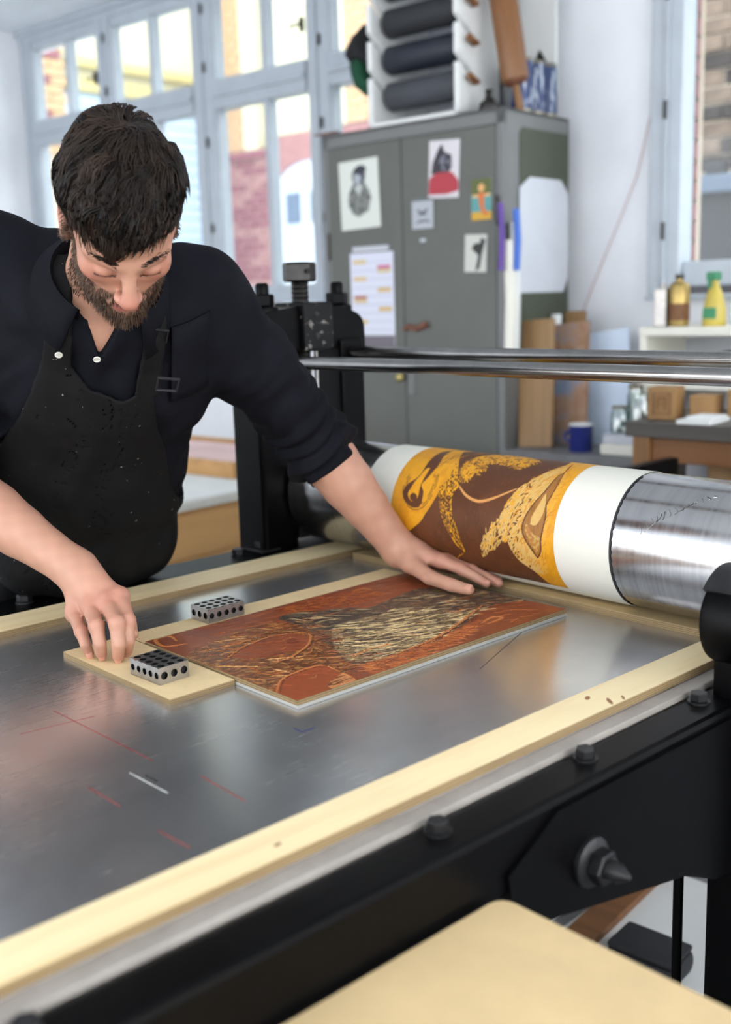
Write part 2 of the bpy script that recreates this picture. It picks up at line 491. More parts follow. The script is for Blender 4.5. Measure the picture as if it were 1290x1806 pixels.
# side wing
wing = thing('courtyard_wing', 'cream side wing with yellow cornice and pale shutters outside', 'building', rw(0, 0, -0.6), RA)
MB().box((-10.5, 2.45, 3.42 + Z0), (-6.445, house_d + 0.09, 7.5)).build('wall', M['cream_render'], wing)
MB().box((-10.5, 2.75, 0), (-6.46, house_d + 0.1, 3.42 + Z0)).build('wall', M['white_render'], wing)
MB().box((-6.42, 2.76, 3.50 + Z0), (-6.34, house_d + 0.1, 3.58 + Z0), 0.01).build('cornice', M['yellow_cornice'], wing)
MB().box((-6.43, 2.76, 3.30 + Z0), (-6.37, house_d + 0.1, 3.42 + Z0), 0.01).build('cornice', M['yellow_cornice'], wing)
z = 1.2 + Z0; k = 0
slat_me = MB().box((-0.012, 0, 0), (0.012, 1.62, 0.095), 0.004).mesh('slat', M['blue_shutter'])
while z < 3.2 + Z0:
    o = bpy.data.objects.new('slat', slat_me); COL.objects.link(o); o.parent = wing; o.location = (-6.445, 2.82, z); z += 0.105
MB().box((-10.5, 2.35, 0), (-6.43, 2.75, 7.5)).build('corner_pier', M['mortar'], wing)
lay_bricks(wing, 2.36, 2.75, 2.75 + Z0, 4.15 + Z0, -6.40, lambda r_, a: M['brick_purple'] if random.random() < .22 else M['brick_orange'], face='s', mortar=False)
# weathered yard wall beyond the right window
yw = thing('yard_wall', 'weathered brown brick wall seen through the right window', 'wall', rw(0, 0, -0.6), RA)
lay_bricks(yw, -0.75, 0.35, 1.85 + Z0, 3.05 + Z0, 2.55, lambda r_, a: M['brick_dark'] if random.random() < .3 else M['brick_brown'], L=0.27, H=0.085, joint=0.014, jitter=0.012)
MB().box((-0.95, 2.6, 0), (2.2, 2.9, 4.6)).build('wall_core', M['brick_brown'], yw)
gt = thing('yard_gate', 'dark grey panel gate below the weathered brick wall outside', 'gate', rw(0, 0, -0.6), RA)
MB().box((-0.75, 2.40, 0), (0.9, 2.46, 1.90 + Z0), 0.01).build('panel', M['gate'], gt)
MB().box((-0.75, 2.36, 1.90 + Z0), (0.9, 2.50, 1.99 + Z0), 0.01).build('capping', M['slate_glass'], gt)
MB().box((-0.36, 2.36, 1.99 + Z0), (-0.26, 2.44, 2.05 + Z0), 0.01).build('hinge_box', M['gate'], gt)
# ------------------------------------------------------------------ the etching press
def alu():
    t = NT('brushed_aluminium_plate')
    v = t.coord((5, 420, 30))
    n1 = t.noise(v, 1.0, 5.0, 0.65)
    v2 = t.coord((300, 7.0, 30), (0, 0, 0.2))
    n2 = t.noise(v2, 1.0, 5.0, 0.65)
    v3 = t.coord((4, 4, 4))
    n3 = t.noise(v3, 1.0, 5.0, 0.6, 0.6)
    c = t.ramp(n1, [(0.3, (0.57, 0.57, 0.58)), (0.72, (0.68, 0.68, 0.675))])
    c = t.mix(0.5, c, t.ramp(n3, [(0.35, (0.52, 0.525, 0.54)), (0.65, (0.72, 0.71, 0.69))]))
    t.set(Base_Color=c, Metallic=0.88)
    rr = t.n('ShaderNodeMapRange'); rr.inputs['To Min'].default_value = 0.17; rr.inputs['To Max'].default_value = 0.34
    add = t.mix(0.5, n2, n3)
    t.l(add, rr.inputs['Value'])
    t.l(rr.outputs[0], t.b.inputs['Roughness'])
    return t.m
def roller_steel():
    t = NT('turned_roller_steel')
    v = t.coord((1.2, 45, 45))
    n1 = t.noise(v, 1.0, 6.0, 0.65)
    v2 = t.coord((160, 3, 3))
    n2 = t.noise(v2, 1.0, 4.0, 0.6)
    v3 = t.coord((7, 7, 7))
    n3 = t.noise(v3, 1.0, 3.0)
    c = t.ramp(n2, [(0.3, (0.50, 0.50, 0.51)), (0.7, (0.68, 0.675, 0.67))])
    c = t.mix(0.4, c, t.ramp(n3, [(0.35, (0.36, 0.36, 0.37)), (0.7, (0.60, 0.59, 0.58))]))
    t.set(Base_Color=c, Metallic=1.0)
    rr = t.n('ShaderNodeMapRange'); rr.inputs['To Min'].default_value = 0.12; rr.inputs['To Max'].default_value = 0.30
    t.l(n2, rr.inputs['Value']); t.l(rr.outputs[0], t.b.inputs['Roughness'])
    t.b.inputs['Anisotropic'].default_value = 0.4
    t.bump(n2, 0.05, 0.0005)
    return t.m
M['bed_edge'] = plain('pale_worn_edge', srgb(158, 151, 143), 0.5, vary=0.14, nscale=14)
M['alu'] = alu(); M['roller'] = roller_steel()
YR, RR_, ZR = 1.5655, 0.114, BED + 0.0123 + 0.114           # roller axis
press = thing('etching_press', 'large black etching press with steel roller and long aluminium bed', 'press', (-1.33, 1.5655, 0))
def P(mb, name, mat, parent=None, smooth=None):
    """a part given in world coordinates, kept under the press"""
    o = mb.build(name, mat, parent or press, smooth=smooth)
    o.matrix_parent_inverse = Matrix.Translation((1.33, -1.5655, 0)) if parent is None else Matrix.Identity(4)
    return o
bed = P(MB().box((-1.825, -0.75, BED - 0.010), (-0.785, 2.45, BED), 0.0015), 'bed_plate', M['alu'])
P(MB().box((-1.815, -0.75, BED - 0.034), (-0.775, 2.45, BED - 0.010)), 'bed_board', M['grey_edge'])
P(MB().box((-0.7845, -0.75, BED - 0.010), (-0.760, 2.45, BED - 0.0005), 0.002), 'bed_edge', M['bed_edge'])
for col, a, b, wd in (('red', (-1.345, 0.630), (-1.10, 0.636), .0012), ('red', (-1.088, 0.544), (-1.02, 0.545), .0016), ('red', (-0.94, 0.544), (-0.885, 0.547), .0016),
                  ('red', (-1.02, 0.652), (-0.93, 0.649), .0014), ('red', (-1.30, 0.56), (-1.285, 0.66), .001), ('blue', (-1.054, 0.818), (-1.037, 0.817), .0018),
                  ('blue', (-1.037, 0.817), (-1.036, 0.838), .0018), ('white', (-1.09, 0.598), (-1.01, 0.600), .0016), ('dark', (-1.16, 1.49), (-1.03, 1.15), .0010),
                  ('dark', (-1.07, 0.607), (-1.045, 0.607), .004), ('white', (-0.86, 0.47), (-0.855, 0.475), .006), ('white', (-1.30, 0.50), (-1.25, 0.505), .001)):
    key = 'mark_' + col
    if key not in M:
        M[key] = plain('pencil_' + col, {'red': srgb(150, 62, 58), 'blue': srgb(48, 54, 110), 'white': srgb(210, 210, 206), 'dark': srgb(52, 52, 52)}[col], 0.6, vary=0.3, nscale=90)
    d = Vector((b[0] - a[0], b[1] - a[1], 0)); n_ = Vector((-d.y, d.x, 0)).normalized() * wd / 2
    q = [Vector((*a, 0)) - n_, Vector((*b, 0)) - n_, Vector((*b, 0)) + n_, Vector((*a, 0)) + n_]
    P(MB().prism([(p.x, p.y) for p in q], BED, BED + 0.0002), 'pencil_mark', M[key], bed)

# roller and the lower roller
rp = [(0.0, -1.96), (0.035, -1.96), (0.035, -1.857), (RR_ - 0.004, -1.857), (RR_, -1.853), (RR_, -0.764), (RR_ - 0.004, -0.76), (0.035, -0.76), (0.035, -0.66), (0.0, -0.66)]
rol = P(MB().lathe(rp, 96, (0, YR, ZR), 'x'), 'roller', M['roller'], smooth=35)
sg = MB()                                            # the row of small wavy scratches on the steel
for k in range(15):
    t_ = k / 14
    th = math.radians(22 + 38 * t_); x0 = -0.965 + 0.10 * t_
    h_ = 0.020 * (1 - 0.75 * t_)
    pts = []
    for q in range(7):
        u_ = q / 6
        a_ = th + h_ * (0.5 - u_) / RR_
        xx = x0 + 0.004 * math.sin(u_ * PI) - 0.003 * math.cos(u_ * 3 + k)
        pts.append((xx, YR - (RR_ + 0.0002) * math.cos(a_), ZR + (RR_ + 0.0002) * math.sin(a_)))
    sg.tube(pts, 0.0006, 4)
P(sg, 'scratch_row', M['steel'], rol)
P(MB().lathe([(0.02, -1.95), (0.02, -1.83), (0.10, -1.83), (0.10, -0.78), (0.02, -0.78), (0.02, -0.66)], 64, (0, YR, BED - 0.034 - 0.1), 'x'), 'lower_roller', M['dark_steel'], smooth=35)

# side beams
far_beam = P(MB().box((-1.945, -0.75, 0.792), (-1.836, 2.40, 0.884), 0.006), 'side_beam', M['black_iron'])
for y in (-0.2, 0.3, 0.85, 1.342, 2.1, 2.3):
    b_ = MB(); b_.lathe([(0.017, 0), (0.017, 0.003)], 16, (-1.895, y, 0.884)); hexnut(b_, (-1.895, y, 0.887), 0.0145, 0.013)
    P(b_, 'bolt', M['black_worn'], far_beam)
cl = MB(); cl.box((-1.925, 1.378, 0.884), (-1.86, 1.432, 0.892), 0.003); hexnut(cl, (-1.893, 1.405, 0.892), 0.017, 0.014); cl.tube([(-1.893, 1.405, 0.9), (-1.893, 1.405, 0.925)], 0.008, 10)
P(cl, 'clamp_nut', M['black_worn'], far_beam)
near_beam = P(MB().box((-0.7595, -0.75, 0.788), (-0.698, 1.33, 0.872), 0.008), 'side_beam', M['black_iron'])
for y in (-0.2, 0.30, 0.757, 1.012, 1.266):
    b_ = MB(); b_.lathe([(0.0155, 0), (0.0155, 0.0025)], 16, (-0.739, y, 0.872)); hexnut(b_, (-0.739, y, 0.8745), 0.0125, 0.0115)
    P(b_, 'bolt', M['black_worn'], near_beam)

# far side frame: two columns, yoke, screw
fr = MB()
for y0, y1 in ((1.392, 1.485), (1.628, 1.698)):
    fr.box((-1.962, y0, 0.0), (-1.862, y1, 1.335), 0.008)
fr.box((-1.985, 1.32, 0.0), (-1.845, 1.81, 0.07), 0.01)
fr.box((-1.955, 1.47, 0.62), (-1.87, 1.65, 0.80), 0.006)
far = P(fr, 'side_frame', M['black_iron'])
yk = []
for k in range(25):                                    # yoke outline in (y, z)
    a = PI * k / 24
    yk.append((1.5525 - 0.158 * math.cos(a), 1.335 + 0.075 * (math.sin(a) ** 0.45)))
yk = [(1.3945, 1.30)] + yk + [(1.7105, 1.30), (1.65, 1.30), (1.62, 1.318), (1.505, 1.318), (1.47, 1.30)]
y_ = MB().prism(yk, -1.950, -1.872, 'x')
yo = P(y_, 'yoke', M['black_iron'], far, smooth=30)
P(MB().box((-1.962, 1.520, 1.312), (-1.856, 1.604, 1.418), 0.006), 'screw_boss', M['chipped'], far)
for dz in (1.392, 1.345):
    P(MB().lathe([(0.006, 0), (0.006, 0.0015), (0.0035, 0.0018)], 12, (-1.856, 1.556, dz), 'x'), 'set_screw', M['black_worn'], far)
for y in (1.452, 1.664):
    s_ = MB().lathe([(0.034, 0), (0.034, 0.012), (0.028, 0.016)], 20, (-1.912, y, 1.395)); P(s_, 'washer', M['black_iron'], far, smooth=30)
    n_ = MB(); hexnut(n_, (-1.912, y, 1.411), 0.0255, 0.026); P(n_, 'nut', M['black_iron'], far)
    P(MB().tube([(-1.912, y, 1.437), (-1.912, y, 1.456), (-1.912, y, 1.461)], [0.0145, 0.0145, 0.011], 16), 'stud', M['black_iron'], far, smooth=40)
sc = []
for k in range(60):
    z = 1.17 + 0.30 * k / 59
    sc.append((0.0195 if k % 2 else 0.0178, z))
P(MB().lathe(sc, 20, (-1.911, 1.556, 0)), 'screw', M['dark_steel'], far, smooth=30)
hd = MB(); hd.lathe([(0.033, 1.462), (0.0365, 1.466), (0.0365, 1.499), (0.033, 1.504)], 8, (-1.911, 1.556, 0)); hd.lathe([(0.006, 0), (0.006, 0.0373)], 12, (-1.911, 1.556, 1.484), 'x')
P(hd, 'screw_head', M['dark_steel'], far)
P(MB().tube([(-1.8735, 1.549, 1.484), (-1.8725, 1.549, 1.484)], 0.0055, 12), 'pin_hole', M['hole'], far)
P(MB().box((-1.955, 1.490, 0.90), (-1.866, 1.627, 1.155), 0.005), 'bearing_block', M['black_worn'], far)
for y in (1.522, 1.590):
    P(MB().tube([(-1.905, y, 1.155), (-1.905, y, 1.318)], 0.0055, 12), 'guide_rod', M['steel'], far, smooth=40)
# near side frame
nf = MB()
nf.box((-0.742, 1.302, 0.0), (-0.650, 1.47, 1.00), 0.010)
nf.box((-0.760, 1.398, 1.00), (-0.655, 1.485, 1.335), 0.008)
nf.box((-0.760, 1.632, 0.0), (-0.655, 1.742, 1.335), 0.008)
nf.box((-0.80, 1.25, 0.0), (-0.63, 1.81, 0.07), 0.012)
nf.box((-0.745, 1.387, 1.335), (-0.66, 1.742, 1.41), 0.01)
near = P(nf, 'side_frame', M['black_iron'])
bp_ = [(0.0, -0.750), (0.058, -0.750), (0.064, -0.746), (0.066, -0.738), (0.066, -0.635), (0.06, -0.625), (0.0, -0.625)]
P(MB().lathe(bp_, 48, (0, 1.337, 0.978), 'x'), 'bearing_boss', M['black_iron'], near, smooth=35)
cp = []
for k in range(9):
    a = math.radians(60 + 80 * k / 8)
    cp.append((1.337 - 0.0665 * math.cos(PI - a) , 0.978 + 0.0665 * math.sin(a)))
cap = MB().prism(cp + [(1.337 + 0.073 * math.cos(math.radians(140 - 80 * k / 8)), 0.978 + 0.073 * math.sin(math.radians(140 - 80 * k / 8))) for k in range(9)], -0.747, -0.64, 'x')
P(cap, 'boss_cap', M['black_worn'], near, smooth=35)
# casting below the near beam
ct = [(0.815, 0.815), (0.825, 0.765), (0.850, 0.738), (0.90, 0.732), (1.165, 0.675), (1.24, 0.640), (1.32, 0.63), (1.32, 0.86), (0.90, 0.86)]
cst = P(MB().prism(ct, -0.752, -0.692, 'x'), 'bracket', M['black_iron'], smooth=30)
P(MB().lathe([(0.030, -1.86), (0.030, -0.752)], 24, (0, 0.862, 0.768), 'x'), 'cross_tube', M['black_iron'], smooth=40)
bo = MB(); bo.lathe([(0.030, 0), (0.030, 0.006), (0.024, 0.010)], 20, (-0.692, 0.957, 0.778), 'x'); hexnut(bo, (-0.682, 0.957, 0.778), 0.021, 0.018, 'x')
bo.lathe([(0.012, 0), (0.012, 0.012), (0.004, 0.026), (0.002, 0.028)], 16, (-0.664, 0.957, 0.778), 'x')
P(bo, 'axle_nut', M['black_worn'], cst, smooth=40)
P(MB().tube([(-0.80, 1.328, 0.05), (-0.80, 1.328, 0.80)], 0.0075, 12), 'pull_rod', M['black_iron'], smooth=40)
P(MB().box((-1.668, 1.76, BED), (-1.636, 2.66, 0.962), 0.003), 'feed_rail', M['black_iron'])
# tie bars across the top
for y, z in ((1.450, 1.294), (1.657, 1.304)):
    P(MB().tube([(-1.90, y, z), (-0.70, y, z)], 0.0138, 32), 'tie_bar', M['dark_bar'] if 'dark_bar' in M else M['steel'], smooth=40)

# ------------------------------------------------------------------ wooden strips lying on the bed
def strip(name, lo, hi, label, cat, top, edge, group=None):
    """a flat strip: pale face on top, plywood layers along the sides"""
    c = ((lo[0] + hi[0]) / 2, (lo[1] + hi[1]) / 2, lo[2])
    m = MB(); hx, hy, h = (hi[0] - lo[0]) / 2, (hi[1] - lo[1]) / 2, hi[2] - lo[2]
    m.box((-hx, -hy, 0), (hx, hy, h), 0.0006)
    o = m.build(name, [top, edge], loc=c)
    for p in o.data.polygons: p.material_index = 0 if abs(p.normal.z) > 0.8 else 1
    return tag(o, label, cat, group)
strip('bearer_strip', (-0.845, -0.74, BED), (-0.7855, 1.52, BED + 0.0118), 'long pale pine strip along the near edge of the bed', 'wood strip', M['pine'], M['pine_edge'])
strip('bearer_strip', (-1.812, -0.74, BED), (-1.722, 2.30, BED + 0.0118), 'long pale pine strip along the far edge of the bed', 'wood strip', M['pine'], M['pine_edge'])
_rail = bpy.data.objects['bearer_strip']; M['knot'] = plain('pine_knot', srgb(150, 104, 62), 0.6, vary=0.25, nscale=120)
for (kx, ky, rx, ry, ra) in ((-0.826, 1.135, .0035, .007, .5), (-0.798, 1.145, .003, .012, .9), (-0.793, 1.168, .002, .008, .8), (-0.808, 0.60, .0025, .005, .2)):
    kp = [(kx + rx * math.cos(q) * math.cos(ra) - ry * math.sin(q) * math.sin(ra), ky + rx * math.cos(q) * math.sin(ra) + ry * math.sin(q) * math.cos(ra)) for q in [2 * PI * i / 14 for i in range(14)]]
    o = MB().prism(kp, BED + 0.0117, BED + 0.01195).build('knot', M['knot'], _rail); o.matrix_parent_inverse = Matrix.Translation(_rail.location).inverted()
M['wet_board'] = wood('oil_stained_board', srgb(196, 170, 124), srgb(140, 114, 78), 0, 0.8)
strip('stop_board', (-1.700, 1.499, BED), (-0.850, 1.800, BED + 0.0118), 'stained thin board lying under the roller and its print', 'board', M['wet_board'], M['pine_edge'])
strip('guide_board', (-1.553, 0.752, BED), (-1.243, 0.8615, BED + 0.0085), 'pale registration board under the right hand and the near steel block', 'board', M['mdf'], M['pine_edge'])
strip('guide_board', (-1.556, 0.8630, BED), (-1.4925, 1.455, BED + 0.0085), 'narrow pale registration strip along the far side of the woodblock', 'board', M['mdf'], M['pine_edge'])

# ------------------------------------------------------------------ steel setup blocks with drilled holes
def setup_block(name, loc, rz, label, L=0.0762, W_=0.0508, H=0.0254):
    """L along local x, W along y; holes sunk into every visible face"""
    root = thing(name, label, 'steel block', loc, rz, 'drilled steel blocks on the bed')
    def face(u0, u1, v0, v1, holes, r, put, depth, mb):
        # flat face with round holes: each hole sits in its own square cell
        us = sorted({h[0] for h in holes}); vs = sorted({h[1] for h in holes})
        ub = [u0] + [(a + b) / 2 for a, b in zip(us, us[1:])] + [u1]
        vb = [v0] + [(a + b) / 2 for a, b in zip(vs, vs[1:])] + [v1]
        n = 16
        for i, u in enumerate(us):
            for j, v in enumerate(vs):
                ring = []; outer = []; deep = []
                for k in range(n):
                    a = 2 * PI * (k + 0.5) / n
                    c, s = math.cos(a), math.sin(a)
                    ring.append(put(u + r * c, v + r * s, 0)); deep.append(put(u + r * c, v + r * s, -depth))
                    tx = ((ub[i + 1] - u) / c if c > 0 else (ub[i] - u) / c); ty = ((vb[j + 1] - v) / s if s > 0 else (vb[j] - v) / s)
                    t = min(tx, ty); outer.append(put(u + t * c, v + t * s, 0))
                corners = [put(ub[i + 1], vb[j + 1], 0), put(ub[i], vb[j + 1], 0), put(ub[i], vb[j], 0), put(ub[i + 1], vb[j], 0)]
                mb.cur = 0
                q = n // 4
                vsl = ring + outer + corners
                fs = []
                for k in range(n):
                    k2 = (k + 1) % n
                    if (k + 1) % q == 0 and False: pass
                    fs.append((k, k2, n + k2, n + k))
                # corner triangles
                for c_ in range(4):
                    k = (q // 2 - 1 + c_ * q) % n
                    fs.append((n + k, n + (k + 1) % n, 2 * n + c_))
                mb.add(vsl, fs)
                mb.cur = 1
                mb.add(ring + deep, [(k, (k + 1) % n, n + (k + 1) % n, n + k) for k in range(n)])
                mb.add(deep, [tuple(range(n))])
        mb.cur = 0
    mb = MB()
    lx = [L * (i + 0.5) / 5 - L / 2 for i in range(5)]
    wy = [W_ * (i + 0.5) / 3 - W_ / 2 for i in range(3)]
    face(-L / 2, L / 2, -W_ / 2, W_ / 2, [(a, b) for a in lx for b in wy], 0.0055, lambda u, v, w: (u, v, H + w), 0.018, mb)
    for sgn in (-1, 1):
        face(-L / 2, L / 2, 0, H, [(a, H / 2) for a in lx], 0.0050, lambda u, v, w, s=sgn: (u, s * (W_ / 2 + w), v), 0.012, mb)
        face(-W_ / 2, W_ / 2, 0, H, [(b, H / 2) for b in wy], 0.0058, lambda u, v, w, s=sgn: (s * (L / 2 + w), u, v), 0.016, mb)
    mb.add([(-L / 2, -W_ / 2, 0), (L / 2, -W_ / 2, 0), (L / 2, W_ / 2, 0), (-L / 2, W_ / 2, 0)], [(0, 3, 2, 1)])
    body = mb.build('block_body', [M['block_steel'], M['hole']], root)
    return root
setup_block('setup_block', (-1.3405, 0.797, BED + 0.0085), math.radians(2), 'near steel block with drilled holes beside the right hand')
setup_block('setup_block', (-1.5285, 1.032, BED + 0.0085), math.radians(91), 'far steel block with drilled holes at the woodblock edge')

# ------------------------------------------------------------------ plywood table in the foreground, things on the floor
tb = thing('work_table', 'pale plywood table top in the foreground, its corner towards the press', 'table', (-0.10, 0.35, 0))
tp = []
for (x_, y_, a0) in ((-0.59 + 0.018, 0.45 - 0.018, 90), (-0.59 + 0.018, -0.8, 180), (0.5, -0.8, 270), (0.5, 0.45 - 0.018, 0)):
    for k in range(5):
        a = math.radians(a0 + 90 * k / 4); tp.append((x_ + 0.018 * math.cos(a), y_ + 0.018 * math.sin(a)))
M['table_ply'] = plain('scuffed_plywood', srgb(218, 190, 142), 0.6, vary=0.10, nscale=7)
MB().prism(tp, 0.782, 0.80).build('table_top', M['table_ply'], tb, smooth=None)
M['smudge'] = plain('graphite_smudge', srgb(186, 158, 112), 0.6, vary=0.1, nscale=30)
for x_, y_ in ((-0.54, 0.40), (-0.54, -0.72), (0.44, 0.40), (0.44, -0.72)):
    MB().box((x_ - 0.025, y_ - 0.025, 0), (x_ + 0.025, y_ + 0.025, 0.782), 0.004).build('leg', M['pine'], tb)
sh = MB().box((-0.20, -0.20, 0), (0.20, 0.20, 0.006), 0.001).build('sheet', M['paper'], loc=(-1.20, 2.02, 0.0), rz=0.05)
tag(sh, 'large white sheet on the floor beneath the lower roller', 'sheet')
sh = MB().box((-0.075, -0.11, 0), (0.075, 0.11, 0.004), 0.001).build('sheet', M['paper'], loc=(-1.50, 1.80, 0.0), rz=0.1)
tag(sh, 'white sheet on the floor under the black cross tube', 'sheet')
pk = MB().box((-0.035, -0.26, 0), (0.035, 0.26, 0.02), 0.002).build('plank', M['brown_wood'], loc=(-1.345, 1.93, 0.0065), rz=0.14)
tag(pk, 'brown wood plank lying across the floor sheet', 'plank')
bx = thing('black_case', 'low black case with rounded corners on the floor by the rod', 'case', (-1.17, 1.835, 0.0), 0.1)
MB().box((-0.08, -0.055, 0), (0.08, 0.055, 0.05), 0.02).build('body', M['black_rubber'], bx, smooth=50)
MB().box((-0.075, -0.05, 0.048), (0.075, 0.05, 0.062), 0.008).build('lid', M['black_rubber'], bx, smooth=50)
# ------------------------------------------------------------------ woodcut print on the roller, carved woodblock on the bed
class Canvas:
    """a colour (and relief) field sampled on a regular grid: pieces of flat print and carving"""
    def __init__(self, x0, x1, y0, y1, nx, ny, col):
        self.xs = np.linspace(x0, x1, nx); self.ys = np.linspace(y0, y1, ny)
        self.X, self.Y = np.meshgrid(self.xs, self.ys)
        self.c = np.zeros((ny, nx, 3)); self.c[:] = col
        self.h = np.zeros((ny, nx)); self.dx = (x1 - x0) / (nx - 1); self.dy = (y1 - y0) / (ny - 1)
    def inside(self, poly, X=None, Y=None):
        X = self.X if X is None else X; Y = self.Y if Y is None else Y
        r = np.zeros(X.shape, bool); n = len(poly)
        for i in range(n):
            xa, ya = poly[i]; xb, yb = poly[(i + 1) % n]
            if ya == yb: continue
            c = ((ya > Y) != (yb > Y)) & (X < (xb - xa) * (Y - ya) / (yb - ya) + xa)
            r ^= c
        return r
    def fill(self, poly, col, h=None, mask=None):
        m = self.inside(poly) if not isinstance(poly, np.ndarray) else poly
        if mask is not None: m = m & mask
        self.c[m] = col
        if h is not None: self.h[m] = h
        return m
    def stroke(self, pts, w0, col, w1=None, h=None, mask=None):
        w1 = w0 if w1 is None else w1
        n = len(pts) - 1
        for i in range(n):
            (xa, ya), (xb, yb) = pts[i], pts[i + 1]
            wm = max(w0, w1)
            i0 = max(0, int((min(xa, xb) - wm - self.xs[0]) / self.dx)); i1 = min(len(self.xs), int((max(xa, xb) + wm - self.xs[0]) / self.dx) + 2)
            j0 = max(0, int((min(ya, yb) - wm - self.ys[0]) / self.dy)); j1 = min(len(self.ys), int((max(ya, yb) + wm - self.ys[0]) / self.dy) + 2)
            if i0 >= i1 or j0 >= j1: continue
            X = self.X[j0:j1, i0:i1] - xa; Y = self.Y[j0:j1, i0:i1] - ya
            dx, dy = xb - xa, yb - ya; L2 = dx * dx + dy * dy + 1e-12
            t = np.clip((X * dx + Y * dy) / L2, 0, 1)
            d = np.hypot(X - t * dx, Y - t * dy)
            g = (i + t) / n
            wid = (w0 + (w1 - w0) * g) * np.sqrt(np.clip(4 * g * (1 - g) + 0.12, 0, 1))
            m = d < wid / 2 + 0.35 * self.dx
            if mask is not None: m &= mask[j0:j1, i0:i1]
            self.c[j0:j1, i0:i1][m] = col
            if h is not None: self.h[j0:j1, i0:i1][m] = h
    def noise(self, sx, sy, seed=0, octaves=3):
        r = np.random.default_rng(seed); out = 0; amp = 1; tot = 0
        for o in range(octaves):
            gx = max(2, int((self.xs[-1] - self.xs[0]) / sx * 2 ** o)) + 2; gy = max(2, int((self.ys[-1] - self.ys[0]) / sy * 2 ** o)) + 2
            g = r.random((gy, gx))
            u = (self.X - self.xs[0]) / (self.xs[-1] - self.xs[0]) * (gx - 2); v = (self.Y - self.ys[0]) / (self.ys[-1] - self.ys[0]) * (gy - 2)
            i = u.astype(int); j = v.astype(int); fu = u - i; fv = v - j
            fu = fu * fu * (3 - 2 * fu); fv = fv * fv * (3 - 2 * fv)
            out = out + amp * ((g[j, i] * (1 - fu) + g[j, i + 1] * fu) * (1 - fv) + (g[j + 1, i] * (1 - fu) + g[j + 1, i + 1] * fu) * fv)
            tot += amp; amp *= 0.5
        return out / tot
    def mesh(self, name, pos, mat):
        """pos(X, Y, H) -> world coordinates of every sample"""
        ny, nx = self.X.shape
        co = pos(self.X, self.Y, self.h).reshape(-1, 3)
        me = bpy.data.meshes.new(name)
        idx = np.arange(nx * ny).reshape(ny, nx)
        q = np.stack([idx[:-1, :-1], idx[:-1, 1:], idx[1:, 1:], idx[1:, :-1]], -1).reshape(-1, 4)
        me.vertices.add(len(co)); me.vertices.foreach_set('co', co.astype(np.float32).ravel())
        me.loops.add(q.size); me.loops.foreach_set('vertex_index', q.astype(np.int32).ravel())
        me.polygons.add(len(q)); me.polygons.foreach_set('loop_start', np.arange(0, q.size, 4, dtype=np.int32))
        me.update(calc_edges=True)
        at = me.color_attributes.new('ink', 'FLOAT_COLOR', 'POINT')
        at.data.foreach_set('color', np.concatenate([self.c.reshape(-1, 3), np.ones((nx * ny, 1))], 1).astype(np.float32).ravel())
        me.polygons.foreach_set('use_smooth', np.ones(len(q), bool))
        me.materials.append(mat); me.validate()
        return me
def ink_mat(name, rough, grain=0.0):
    t = NT(name)
    a = t.n('ShaderNodeVertexColor'); a.layer_name = 'ink'
    if grain:
        nz = t.noise(t.coord((90, 90, 90)), 1.0, 4.0, 0.6)
        c = t.mix(grain, a.outputs[0], t.ramp(nz, [(0.3, (0.5, 0.5, 0.5)), (0.7, (1, 1, 1))]), 'MULTIPLY')
    else: c = a.outputs[0]
    t.set(Base_Color=c, Roughness=rough)
    return t.m
def lin(r, g, b): return np.array(srgb(r, g, b)[:3])
